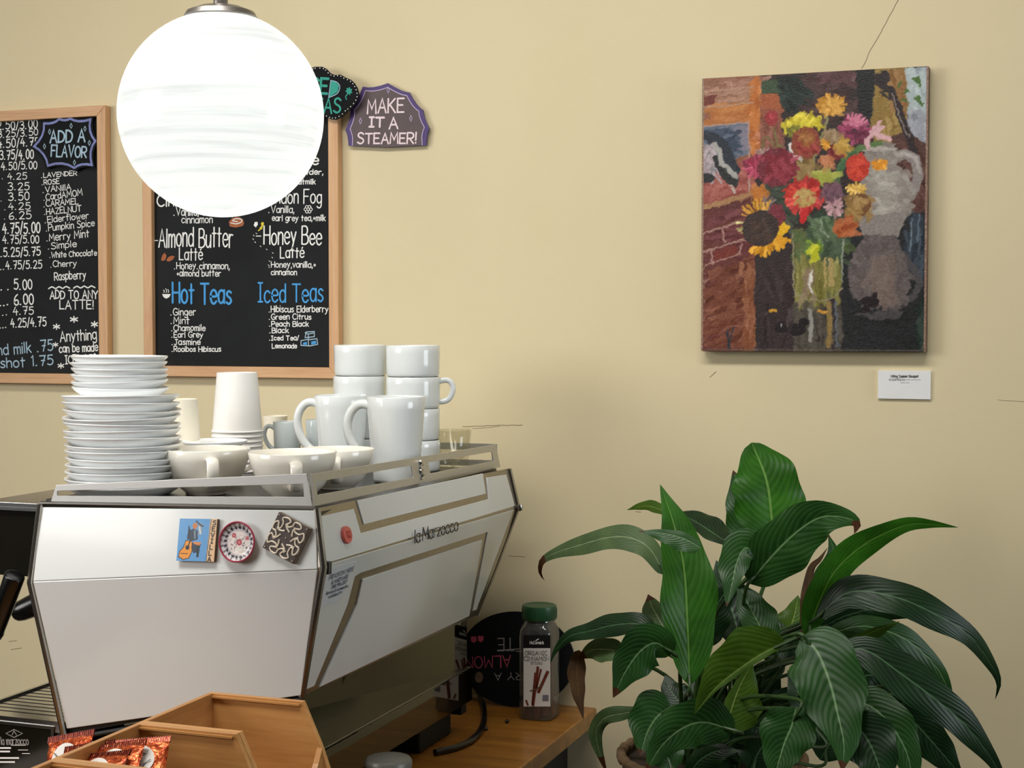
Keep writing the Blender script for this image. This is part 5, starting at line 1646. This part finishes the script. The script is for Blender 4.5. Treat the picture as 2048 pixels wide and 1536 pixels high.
for k in range(25):
    x = (k / 24 - .5) * PW
    mb.box((x - .0008, -.0012, -.0075), (x + .0008, .0012, .0012))
mb.build('crimped_seal', 'foil_dark', pk)
mb = MB()
mb.add([V((.021 * math.cos(2 * math.pi * k / 28), -.0102 + .0016 * abs(math.cos(2 * math.pi * k / 28)), -.036 + .021 * math.sin(2 * math.pi * k / 28))) for k in range(28)], [tuple(range(28))])
mb.build('oval_label', 'label_white', pk)
mb = MB()
for k in range(9):
    a = random.uniform(0, 6)
    r = random.uniform(.004, .013)
    c0 = V((r * math.cos(a), -.0108, -.036 + r * math.sin(a)))
    mb.ribbon([c0 + V((random.uniform(-.006, .006), 0, random.uniform(-.005, .005))) for _ in range(3)], .0011, (0, -1, 0))
mb.build('label_print', 'ink_black', pk)
for i, (px_, py_, yy, rz, ry_, rx, lab) in enumerate((
        (143, 1468, -1.335, -8, -14, -30, 'orange foil packet at the back left of the middle bin, its seal raised highest'),
        (180, 1488, -1.365, -4, -12, -40, 'orange foil packet second from the left in the middle bin'),
        (240, 1486, -1.370, 2, -10, -48, 'orange foil packet in the middle of the bin with its oval label showing'),
        (284, 1478, -1.345, 14, -4, -46, 'orange foil packet leaning near the bin wall, its oval label fully visible'),
        (212, 1506, -1.395, -6, -10, -52, 'orange foil packet lowest in front, only the top of its label visible'))):
    p = on('Y', yy, px_, py_)
    o = put(pk, i == 0, p.x, p.y, p.z, math.radians(rz + 8), .96, (math.radians(rx), math.radians(ry_)))
    tag(o, lab, 'packet', 'foil packets in the bamboo bin')

# ================================================================ small things on the counter
tin = thing('grey_tin', 'round grey lid of a tin at the bottom edge in front of the machine base', 'tin', (-1.012, -.80, .9005))
MB().lathe([(0, .9005), (.034, .9005), (.036, .903), (.036, .985)], 40, (-1.012, -.80, 0)).build('body', 'tin_grey', tin, smooth=True)
MB().lathe([(.036, .9855), (.0375, .986), (.0375, .994), (.034, .999), (.02, 1.003), (0, 1.0045)], 40, (-1.012, -.80, 0)).build('lid', 'tin_grey', tin, smooth=True)
cab_pts = [(936, 1370), (962, 1395), (968, 1440), (952, 1472), (920, 1492), (870, 1505)]
cb = [on('Z', .907, *p) for p in cab_pts]
cb[0] = cb[0] + V((0, 0, .03))
tag(MB().tube(crom(cb, 6), .0062, 10).build('power_cable', 'black_plastic', smooth=True), 'black cable curling on the counter behind the machine foot', 'cable')
mat('bean_brown', '1c0f0a', .4, var=.2)
for i, (x, y, lab) in enumerate(((1014, 1446, 'coffee bean lying nearer the spice jar'), (972, 1461, 'coffee bean lying nearer the black cable'))):
    p = on('Z', .9005, x, y)
    if i == 0:
        bean = thing('coffee_bean', lab, 'coffee bean', p, 'spilled coffee beans')
        MB().lathe([(0, -.0045), (.003, -.003), (.0038, 0), (.003, .003), (0, .0045)], 12, p + V((0, 0, .0035)), axis=(1, .4, 0)).build('bean', 'bean_brown', bean, smooth=True)
        MB().tube([p + V((-.003, -.0012, .0066)), p + V((0, 0, .0073)), p + V((.003, .0012, .0066))], .0005, 5).build('crease', 'black_matte', bean)
    else:
        o = copy_tree(bean)
        o.location = p
        tag(o, lab)

# oval chalkboard sign standing upside down against the wall
oc = on('Y', -.040, 1032, 1325)
kx = depth(oc) / FPX
nO = V((0, -1, .20)).normalized()
oE, oU = V((1, 0, 0)), nO.cross(V((1, 0, 0))).normalized()
if oU.z < 0:
    oU = -oU
OPt = lambda x, y, z=0.0: onplane(oc + nO * z, nO, x, y)
el = [oc + oE * (122 * kx * math.cos(t * math.pi / 32)) + oU * (94 * kx * math.sin(t * math.pi / 32)) for t in range(64)]
low = min(v.z for v in el)
el = [v + V((0, 0, max(0, .9015 - low))) for v in el]
oval = thing('oval_sign', 'black oval chalk sign standing upside down behind the spice jar', 'sign', (oc.x, oc.y, .9005))
opan = MB().slab(el, nO, .005).build('panel', 'sign_black', oval)
Z8 = lambda x, y: OPt(900 + x * .2318, 1180 + y * .2311, max(0, .9015 - low) * nO.z + .0004)
for txt, a, b, h, m, w in (('TRY A', (700, 715), (385, 718), 14, 'chalk_grey', .0018), ('ALMOND', (522, 568), (60, 585), 22, 'chalk_pink', .0024), ('LATTE', (800, 415), (412, 418), 25, 'chalk_grey', .0022)):
    lettering(txt, Z8(*a), Z8(*b), h * kx, w, nO, opan, m, jit=.05)
MB().ribbon([Z8(595, 510), Z8(408, 522)], .0022, nO).build('underline', 'chalk_grey', opan)
for hx, hy in ((205, 425), (265, 420)):
    MB().add([Z8(hx - 24, hy - 18), Z8(hx - 24, hy + 16), Z8(hx, hy + 34), Z8(hx + 24, hy + 16), Z8(hx + 24, hy - 18), Z8(hx + 12, hy - 28), Z8(hx, hy - 18), Z8(hx - 12, hy - 28)], [tuple(range(8))]).build('heart', 'chalk_pink', opan)
MB().add([Z8(250 + 36 * math.cos(k * .5236), 755 + 48 * math.sin(-k * .5236)) for k in range(12)], [tuple(range(12))]).build('almond_drawing', 'canvas_edge', opan)

# spice jar
jc = V((-.999, -.112, .9005))
jar = thing('spice_jar', 'clear jar of organic cinnamon sticks with a green cap', 'jar', jc)


def sq_loft(levels, n=40, ex=5.0):
    vs, fs = [], []
    for s, z, e in levels:
        for k in range(n):
            t = 2 * math.pi * k / n
            c, d = math.cos(t), math.sin(t)
            r = (abs(c) ** e + abs(d) ** e) ** (-1 / e)
            vs.append(jc + V((s * r * c, s * r * d, z)))
    for i in range(len(levels) - 1):
        for k in range(n):
            k2 = (k + 1) % n
            fs.append((i * n + k, i * n + k2, (i + 1) * n + k2, (i + 1) * n + k))
    fs.append(tuple(range(n))[::-1])
    fs.append(tuple((len(levels) - 1) * n + k for k in range(n)))
    return vs, fs


out = [(.030, 0, 4), (.0335, .002, 5), (.0345, .006, 6), (.0345, .165, 6), (.0338, .176, 5), (.0312, .185, 3), (.0295, .190, 2.2), (.0295, .196, 2)]
inn = [(s - .0012, z, e) for s, z, e in out[::-1]]
inn[-1] = (.029, .0025, 4)
vs, fs = sq_loft(out + inn)
link_mesh('clear_body', vs, fs, 'jar_plastic', jar, smooth=True, sharp=60)
MB().lathe([(0, .196), (.0335, .196), (.0345, .198), (.0345, .220), (.0335, .2235), (.030, .2245), (.028, .2235), (0, .2235)], 48, jc).build('cap', 'cap_green', jar, smooth=True, sharp=40)
ridge = MB()
for k in range(40):
    t = 2 * math.pi * k / 40
    ridge.tube([jc + V((.0344 * math.cos(t), .0344 * math.sin(t), z)) for z in (.2, .218)], .0007, 5)
ridge.build('cap_ridges', 'cap_green', jar)
MB().lathe([(.0302, .187), (.0312, .189), (.0302, .191)], 40, jc).build('neck_ring', 'jar_plastic', jar, smooth=True)
for k in range(14):
    x, y = random.uniform(-.024, .024), random.uniform(-.020, .026)
    h = random.uniform(.09, .12)
    MB().tube([jc + V((x, y, .004)), jc + V((x * .9 + random.uniform(-.004, .004), y * .9, h))], random.uniform(.0045, .006), 8).build('cinnamon_stick', 'cinnamon', jar, smooth=True, sharp=50)
yl = jc.y - .0352
LP = lambda x, y, z=0.0: on('Y', yl - z, x, y)


def rect(name, x0, y0, x1, y1, m, z=0.0, par=None):
    return MB().slab([LP(x0, y1, z), LP(x1, y1, z), LP(x1, y0, z), LP(x0, y0, z)], (0, -1, 0), .0003).build(name, m, par or jar)


rect('label_band', 1047, 1270, 1100.5, 1296, 'label_black')
lbl = rect('label', 1047, 1296.5, 1100.5, 1413, 'label_white')
for txt, xa, xb, y, h, m, w in (('McCormick', 1060, 1088, 1288, 6, 'chalk_white', .0009), ('ORGANIC', 1050.5, 1095, 1310, 8, 'ink_black', .0009), ('CINNAMON', 1048.5, 1098, 1321, 8, 'ink_black', .0009), ('STICKS', 1062, 1085, 1328.5, 5, 'ink_black', .0006)):
    lettering(txt, LP(xa, y), LP(xb, y), h * depth(LP(xa, y)) / FPX, w, (0, -1, 0), lbl, m, jit=0, name='label_lettering')
MB().ribbon([LP(1072, 1281, .0006), LP(1077, 1278, .0006)], .002, (0, -1, 0)).build('label_mark', 'chalk_white', lbl)
for a, b, w in (((1076, 1333), (1066, 1412), .0055), ((1082, 1338), (1072, 1380), .004), ((1096, 1342), (1076, 1386), .006), ((1070, 1345), (1064, 1410), .003), ((1052, 1400), (1056, 1411), .004)):
    MB().ribbon([LP(*a, .0006), LP(*b, .0006)], w, (0, -1, 0), 0).build('label_picture', 'cinnamon', lbl)
MB().ribbon([LP(1060, 1382, .0009), LP(1072, 1378, .0009), LP(1086, 1370, .0009)], .002, (0, -1, 0)).build('label_picture', 'canvas_edge', lbl)
rect('label_seal', 1085, 1390, 1097, 1402, 'ink_grey', .0006, lbl)

# ================================================================ peace lily
def leaf_mat(name, dark, light, vein, rough=.38, trans=.12, brown=0.0):
    m, nt, b = newmat(name)
    L = nt.links.new
    uv = N(nt, 'ShaderNodeTexCoord')
    sp = N(nt, 'ShaderNodeSeparateXYZ')
    L(uv.outputs['UV'], sp.inputs[0])

    def M(op, *a):
        n = N(nt, 'ShaderNodeMath', operation=op)
        for i, x in enumerate(a):
            if isinstance(x, (int, float)):
                n.inputs[i].default_value = x
            else:
                L(x, n.inputs[i])
        return n.outputs[0]
    s = M('ABSOLUTE', M('MULTIPLY_ADD', sp.outputs['Y'], 2.0, -1.0))
    ph = M('SUBTRACT', sp.outputs['X'], M('MULTIPLY', M('POWER', s, 1.35), .36))
    nz = N(nt, 'ShaderNodeTexNoise', i_Scale=9.0, i_Detail=3.0)
    L(uv.outputs['Object'], nz.inputs['Vector'])
    ph2 = M('ADD', M('MULTIPLY', ph, 2 * math.pi * 13), M('MULTIPLY', nz.outputs['Fac'], 4.0))
    wv = M('MULTIPLY_ADD', M('SINE', ph2), .5, .5)
    ridge_ = M('POWER', wv, 3.0)
    mid = M('LESS_THAN', s, .035)
    n2 = N(nt, 'ShaderNodeTexNoise', i_Scale=22.0, i_Detail=4.0)
    L(uv.outputs['Object'], n2.inputs['Vector'])
    r = ramp(nt, [(.3, lin(dark)), (.7, lin(light))])
    L(n2.outputs['Fac'], r.inputs[0])
    mx = N(nt, 'ShaderNodeMix', data_type='RGBA')
    L(M('MAXIMUM', M('MULTIPLY', ridge_, .10), M('MULTIPLY', mid, .7)), mx.inputs['Factor'])
    L(r.outputs[0], mx.inputs['A'])
    mx.inputs['B'].default_value = lin(vein) + (1,)
    col = mx.outputs['Result']
    if brown:
        m2 = N(nt, 'ShaderNodeMix', data_type='RGBA')
        L(M('GREATER_THAN', M('ADD', sp.outputs['X'], M('MULTIPLY', n2.outputs['Fac'], .25)), 1.0 - brown + .12), m2.inputs['Factor'])
        L(col, m2.inputs['A'])
        m2.inputs['B'].default_value = lin('4a2c18') + (1,)
        col = m2.outputs['Result']
    L(col, b.inputs['Base Color'])
    b.inputs['Roughness'].default_value = rough
    b.inputs['Specular IOR Level'].default_value = .32
    bp = N(nt, 'ShaderNodeBump', i_Strength=.12, i_Distance=.004)
    L(wv, bp.inputs['Height'])
    L(bp.outputs[0], b.inputs['Normal'])
    tr = N(nt, 'ShaderNodeBsdfTranslucent')
    hs = N(nt, 'ShaderNodeHueSaturation', i_Value=1.6, i_Saturation=1.15)
    L(col, hs.inputs['Color'])
    L(hs.outputs[0], tr.inputs['Color'])
    ms = N(nt, 'ShaderNodeMixShader')
    ms.inputs[0].default_value = trans
    L(b.outputs[0], ms.inputs[1])
    L(tr.outputs[0], ms.inputs[2])
    L(ms.outputs[0], nt.nodes['Material Output'].inputs['Surface'])


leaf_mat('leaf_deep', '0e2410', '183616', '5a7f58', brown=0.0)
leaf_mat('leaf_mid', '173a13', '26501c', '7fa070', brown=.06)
leaf_mat('leaf_bright', '235014', '37701e', '7fa85a', trans=.3)
leaf_mat('leaf_yellow', '375416', '4c6e20', '9ab060', trans=.35)
leaf_mat('leaf_pale', '3a5230', '52693f', 'a0b088', rough=.55, brown=.16)
leaf_mat('leaf_brown', '3c2a1a', '5a4228', '6e5636', rough=.7)
mat('stem_green', '2f4a20', .45, var=.25, scale=30)

pcx = on('Y', -.42, 1424, 1490)
PC = V((pcx.x, -.42, 0))
plant = thing('peace_lily', 'large leafy green peace lily against the wall at the right', 'plant', (PC.x, PC.y, .90))
# woven basket pot and stand
RIM = on('Y', -.42, 1256, 1496).z
pot = thing('wicker_basket', 'brown woven basket pot under the green plant', 'basket', (PC.x, PC.y, .66))
vs, fs = [], []
seg, rows = 84, 26
for j in range(rows + 1):
    z = .66 + (RIM - .66) * j / rows
    for k in range(seg):
        r = .138 + .016 * j / rows + .0035 * math.sin(math.pi * j + math.pi * (k // 3))
        t = 2 * math.pi * k / seg
        vs.append(V((PC.x + r * math.cos(t), PC.y + r * math.sin(t), z)))
for j in range(rows):
    for k in range(seg):
        k2 = (k + 1) % seg
        fs.append((j * seg + k, j * seg + k2, (j + 1) * seg + k2, (j + 1) * seg + k))
fs.append(tuple(range(seg))[::-1])
link_mesh('woven_wall', vs, fs, 'wicker', pot, smooth=True, sharp=0)
MB().tube([V((PC.x + .155 * math.cos(2 * math.pi * k / 64), PC.y + .155 * math.sin(2 * math.pi * k / 64), RIM + .002 * math.sin(k * 3))) for k in range(64)], .0085, 10, closed=True).build('braided_rim', 'wicker', pot, smooth=True)
MB().lathe([(0, RIM - .008), (.148, RIM - .012)], 48, (PC.x, PC.y, 0)).build('soil', 'soil', pot)
stand = thing('plant_stand', 'low dark wooden stand under the woven basket', 'stand', (PC.x, PC.y, 0))
MB().lathe([(0, .625), (.17, .625), (.175, .63), (.175, .655), (.17, .6595), (0, .6595)], 48, (PC.x, PC.y, 0)).build('top', 'counter_wood', stand)
for k in range(4):
    t = k * math.pi / 2 + .78
    MB().tube([V((PC.x + .15 * math.cos(t), PC.y + .15 * math.sin(t), 0)), V((PC.x + .12 * math.cos(t), PC.y + .12 * math.sin(t), .626))], .016, 12).build('leg', 'counter_wood', stand)


def leaf(pts, wl, wr, y0, y1, m='leaf_mid', fold=18, roll=0, droop=.12, ruffle=.10, peak=.75, bow=0.0, stem=True, blunt=.85):
    """one leaf: midrib through photograph points from base to tip, receding or advancing from y0 to y1"""
    n, ns = 34, 8
    q = crom(pts, 12)
    d = [0.0]
    for a, b in zip(q, q[1:]):
        d.append(d[-1] + math.hypot(b[0] - a[0], b[1] - a[1]))
    P = []
    for i in range(n + 1):
        s = d[-1] * i / n
        j = max(k for k in range(len(d)) if d[k] <= s + 1e-9)
        j = min(j, len(q) - 2)
        u = (s - d[j]) / max(d[j + 1] - d[j], 1e-9)
        x, y = q[j][0] + (q[j + 1][0] - q[j][0]) * u, q[j][1] + (q[j + 1][1] - q[j][1]) * u
        t = i / n
        P.append(on('Y', y0 + (y1 - y0) * t + bow * math.sin(math.pi * t), x, y))
    ph = random.uniform(0, 6)
    vs, uv, fs = [], [], []
    al, ro = math.radians(fold), math.tan(math.radians(roll))
    for i, p in enumerate(P):
        t = i / n
        T = (P[min(i + 1, n)] - P[max(i - 1, 0)]).normalized()
        Vw = (p - CAM).normalized()
        L0 = T.cross(Vw).normalized()
        Nn = L0.cross(T).normalized()
        if Nn.dot(Vw) > 0:
            Nn = -Nn
        f = math.sin(math.pi * min(1, t) ** peak) ** blunt * (1 - .35 * t ** 4) if 0 < t < 1 else 0.0
        k = depth(p) / FPX
        for j in range(-ns, ns + 1):
            s = j / ns
            w = (wl if s > 0 else wr) * f * k * (1 + .06 * math.sin(t * 19 + ph * 2 + (1.5 if s > 0 else 0)))
            a = abs(s)
            up_ = a * w * math.tan(al) - droop * a * a * w * 1.4 + s * w * ro
            up_ += ruffle * w * a ** 2 * math.sin(t * 17 + ph + (2 if s > 0 else 0))
            up_ += .0004 * math.sin(2 * math.pi * 13 * (t - .36 * a ** 1.35)) * min(1, a * 4) * (f ** .5)
            vs.append(p + L0 * (s * w) + Nn * up_)
            uv.append((t, s * .5 + .5))
    r = 2 * ns + 1
    for i in range(n):
        for j in range(r - 1):
            fs.append((i * r + j, i * r + j + 1, (i + 1) * r + j + 1, (i + 1) * r + j))
    link_mesh('leaf', vs, fs, m, plant, smooth=True, sharp=0, uvs=uv)
    if stem:
        b = P[0]
        T = (P[2] - P[0]).normalized()
        a_ = random.uniform(0, 6.28)
        root = V((PC.x + .05 * math.cos(a_), PC.y + .05 * math.sin(a_), RIM - .035))
        mid = root + V(((b.x - root.x) * .35, (b.y - root.y) * .35, (b.z - root.z) * .62 + .02))
        pts_ = crom([root, mid, b - T * .012, b + T * .02], 7)
        MB().tube([V(p) for p in pts_], [.0042 - .0018 * i / (len(pts_) - 1) for i in range(len(pts_))], 7).build('stem', 'stem_green', plant, smooth=True)


# back rank
leaf([(1550, 1100), (1544, 1040), (1533, 960), (1503, 885)], 74, 70, -.36, -.33, 'leaf_bright', 14, 18, peak=1.05, ruffle=.12, blunt=.5)
leaf([(1514, 1115), (1502, 1060), (1488, 1000), (1466, 940)], 46, 36, -.34, -.31, 'leaf_mid', 10, -10, peak=.95)
leaf([(1462, 1090), (1420, 1062), (1385, 1040), (1345, 1024)], 18, 30, -.33, -.24, 'leaf_deep', 10, 20, peak=.8)
leaf([(1340, 1030), (1318, 1018), (1290, 1012), (1253, 1020)], 10, 13, -.38, -.30, 'leaf_yellow', 5, 0, peak=.7)
leaf([(1635, 1215), (1652, 1150), (1668, 1110), (1656, 1066)], 22, 18, -.36, -.34, 'leaf_mid', 10, 20)
leaf([(1608, 1290), (1614, 1200), (1622, 1140), (1640, 1118), (1656, 1094)], 13, 12, -.40, -.38, 'leaf_brown', 5, 0, ruffle=.2)
leaf([(1338, 1275), (1322, 1245), (1305, 1215), (1296, 1188)], 36, 30, -.33, -.27, 'leaf_pale', 12, -12)
leaf([(1482, 1300), (1470, 1240), (1450, 1180), (1432, 1120)], 44, 52, -.40, -.34, 'leaf_deep', 12, 10)
leaf([(1575, 1300), (1580, 1262), (1590, 1225), (1596, 1190)], 34, 36, -.34, -.30, 'leaf_yellow', 8, 0)
leaf([(1560, 1330), (1545, 1290), (1520, 1240), (1515, 1190)], 40, 40, -.42, -.36, 'leaf_deep', 8, 0)
# left side
leaf([(1330, 1150), (1300, 1098), (1262, 1076), (1216, 1075), (1160, 1090), (1110, 1106), (1084, 1122), (1080, 1146), (1090, 1162)], 26, 24, -.40, -.26, 'leaf_pale', 8, 26, peak=.62, bow=-.05)
leaf([(1402, 1096), (1370, 1078), (1325, 1066), (1276, 1062)], 26, 12, -.66, -.66, 'leaf_mid', 10, 15, peak=.55, stem=False)
leaf([(1310, 1285), (1282, 1250), (1230, 1250), (1180, 1262), (1140, 1272), (1112, 1300), (1100, 1328)], 22, 24, -.42, -.34, 'leaf_deep', 8, 24, peak=.6)
leaf([(1248, 1310), (1222, 1300), (1185, 1300), (1156, 1318)], 26, 24, -.38, -.33, 'leaf_pale', 10, 10, ruffle=.12)
leaf([(1158, 1300), (1154, 1345), (1158, 1390), (1167, 1440)], 17, 19, -.33, -.34, 'leaf_brown', 10, 0, stem=False, peak=.6)
leaf([(1345, 1308), (1312, 1286), (1280, 1303), (1250, 1345), (1226, 1396)], 46, 44, -.58, -.64, 'leaf_mid', 16, -14, peak=.72)
# the tall upright leaf in front on the left
leaf([(1379, 1372), (1375, 1250), (1367, 1130), (1348, 1050), (1320, 968)], 50, 62, -.58, -.50, 'leaf_bright', 22, 14, peak=.82)
leaf([(1525, 1112), (1492, 1096), (1474, 1125), (1466, 1160), (1453, 1214)], 26, 40, -.56, -.62, 'leaf_mid', 14, 6, peak=.6)
leaf([(1545, 1300), (1525, 1262), (1500, 1215), (1474, 1158)], 34, 42, -.55, -.50, 'leaf_mid', 12, -8)
# the broad leaf reaching right and the bright one behind it
leaf([(1500, 1168), (1530, 1128), (1586, 1070), (1640, 1035), (1690, 1035), (1714, 1048), (1708, 1068)], 54, 60, -.56, -.58, 'leaf_mid', 14, 6, peak=.66)
leaf([(1612, 1275), (1640, 1200), (1672, 1140), (1730, 1088), (1806, 1052), (1860, 1048), (1918, 1055)], 32, 30, -.50, -.46, 'leaf_bright', 14, 22, peak=.6)
# right arching leaves
leaf([(1632, 1235), (1700, 1184), (1790, 1194), (1870, 1228), (1935, 1268), (1980, 1325), (1998, 1365), (1990, 1400)], 34, 36, -.50, -.38, 'leaf_deep', 8, -22, peak=.62, bow=-.06)
leaf([(1632, 1262), (1690, 1232), (1760, 1216), (1820, 1226), (1858, 1252)], 18, 32, -.46, -.36, 'leaf_deep', 6, 24)
leaf([(1640, 1275), (1720, 1252), (1790, 1268), (1840, 1300), (1880, 1345), (1902, 1400), (1906, 1440)], 24, 42, -.46, -.34, 'leaf_mid', 8, -20, peak=.7)
leaf([(1670, 1305), (1730, 1300), (1800, 1346), (1870, 1398), (1930, 1450), (1985, 1520), (2020, 1590)], 40, 42, -.52, -.42, 'leaf_deep', 10, -18, peak=.66, bow=-.04)
leaf([(1690, 1285), (1730, 1270), (1780, 1250), (1800, 1242)], 8, 16, -.48, -.44, 'leaf_yellow', 5, 0)
leaf([(1790, 1400), (1825, 1440), (1870, 1490), (1930, 1560)], 40, 44, -.42, -.36, 'leaf_deep', 10, 0)
leaf([(1800, 1380), (1850, 1420), (1860, 1460), (1870, 1500)], 34, 26, -.38, -.34, 'leaf_deep', 8, 0)
# front leaves
leaf([(1600, 1276), (1632, 1300), (1658, 1360), (1676, 1430), (1688, 1490), (1684, 1545)], 72, 70, -.66, -.76, 'leaf_mid', 12, -10, peak=.62)
leaf([(1572, 1285), (1530, 1305), (1480, 1338), (1430, 1378), (1388, 1430)], 10, 66, -.66, -.70, 'leaf_yellow', 24, -6, peak=.62)
leaf([(1452, 1468), (1462, 1420), (1478, 1375), (1505, 1325)], 16, 60, -.56, -.52, 'leaf_yellow', 10, 10, peak=.75)
leaf([(1592, 1415), (1584, 1450), (1566, 1495), (1545, 1570)], 52, 58, -.72, -.76, 'leaf_mid', 18, 0, peak=.55)
leaf([(1700, 1398), (1745, 1415), (1785, 1455), (1815, 1510), (1830, 1590)], 46, 50, -.62, -.66, 'leaf_mid', 12, -12, peak=.62)
leaf([(1700, 1440), (1725, 1465), (1750, 1510), (1775, 1590)], 56, 54, -.70, -.74, 'leaf_deep', 14, 0, peak=.6)
leaf([(1345, 1418), (1318, 1430), (1296, 1462), (1280, 1512)], 52, 54, -.58, -.64, 'leaf_mid', 12, -8, peak=.6)
leaf([(1470, 1462), (1410, 1445), (1368, 1455), (1325, 1490), (1290, 1545)], 46, 50, -.66, -.74, 'leaf_mid', 12, -10, peak=.66)
leaf([(1290, 1420), (1250, 1426), (1210, 1436), (1192, 1462), (1198, 1500), (1215, 1550)], 15, 17, -.50, -.46, 'leaf_pale', 8, 0, ruffle=.2)
leaf([(1375, 1420), (1355, 1400), (1338, 1375), (1330, 1350)], 26, 34, -.44, -.40, 'leaf_deep', 10, 0)
leaf([(1420, 1540), (1440, 1500), (1470, 1478), (1515, 1470)], 40, 44, -.50, -.48, 'leaf_deep', 10, 0)
leaf([(1370, 1560), (1400, 1520), (1440, 1500), (1480, 1502)], 20, 36, -.62, -.66, 'leaf_deep', 10, 0)
leaf([(1660, 1390), (1640, 1350), (1610, 1330), (1590, 1300)], 30, 30, -.52, -.50, 'leaf_deep', 8, 0)
leaf([(1640, 1480), (1622, 1430), (1600, 1390), (1575, 1340)], 34, 40, -.56, -.52, 'leaf_deep', 8, 0)
# dark leaves deep inside the plant and low at the sides
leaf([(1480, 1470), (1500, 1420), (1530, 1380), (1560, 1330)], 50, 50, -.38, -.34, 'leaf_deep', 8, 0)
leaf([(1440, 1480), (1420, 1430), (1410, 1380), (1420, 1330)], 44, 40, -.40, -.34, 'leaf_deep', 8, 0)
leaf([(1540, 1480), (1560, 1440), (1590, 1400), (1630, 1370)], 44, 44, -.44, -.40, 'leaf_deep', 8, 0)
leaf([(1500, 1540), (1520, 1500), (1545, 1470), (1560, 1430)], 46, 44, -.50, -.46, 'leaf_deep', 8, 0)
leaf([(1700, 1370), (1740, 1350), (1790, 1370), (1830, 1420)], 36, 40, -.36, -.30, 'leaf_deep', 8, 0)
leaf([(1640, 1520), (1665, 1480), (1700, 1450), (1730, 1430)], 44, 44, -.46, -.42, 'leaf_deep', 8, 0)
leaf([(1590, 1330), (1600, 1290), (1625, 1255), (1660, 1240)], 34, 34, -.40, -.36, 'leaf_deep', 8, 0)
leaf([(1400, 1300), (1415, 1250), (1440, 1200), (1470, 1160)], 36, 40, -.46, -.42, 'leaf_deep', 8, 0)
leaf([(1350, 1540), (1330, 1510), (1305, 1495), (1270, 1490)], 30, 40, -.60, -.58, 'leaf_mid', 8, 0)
# bare stalks in the middle
for k in range(16):
    a_ = random.uniform(0, 6.28)
    r_ = random.uniform(.01, .07)
    root = V((PC.x + r_ * math.cos(a_), PC.y + r_ * math.sin(a_), RIM - .035))
    topp = on('Y', -.42 + random.uniform(-.12, .08), random.uniform(1395, 1625), random.uniform(1285, 1400))
    pts_ = crom([root, (root + topp) / 2 + V((random.uniform(-.012, .012), 0, .01)), topp], 6)
    MB().tube([V(p) for p in pts_], [.0042 - .0015 * i / (len(pts_) - 1) for i in range(len(pts_))], 7).build('stem', 'stem_green', plant, smooth=True)
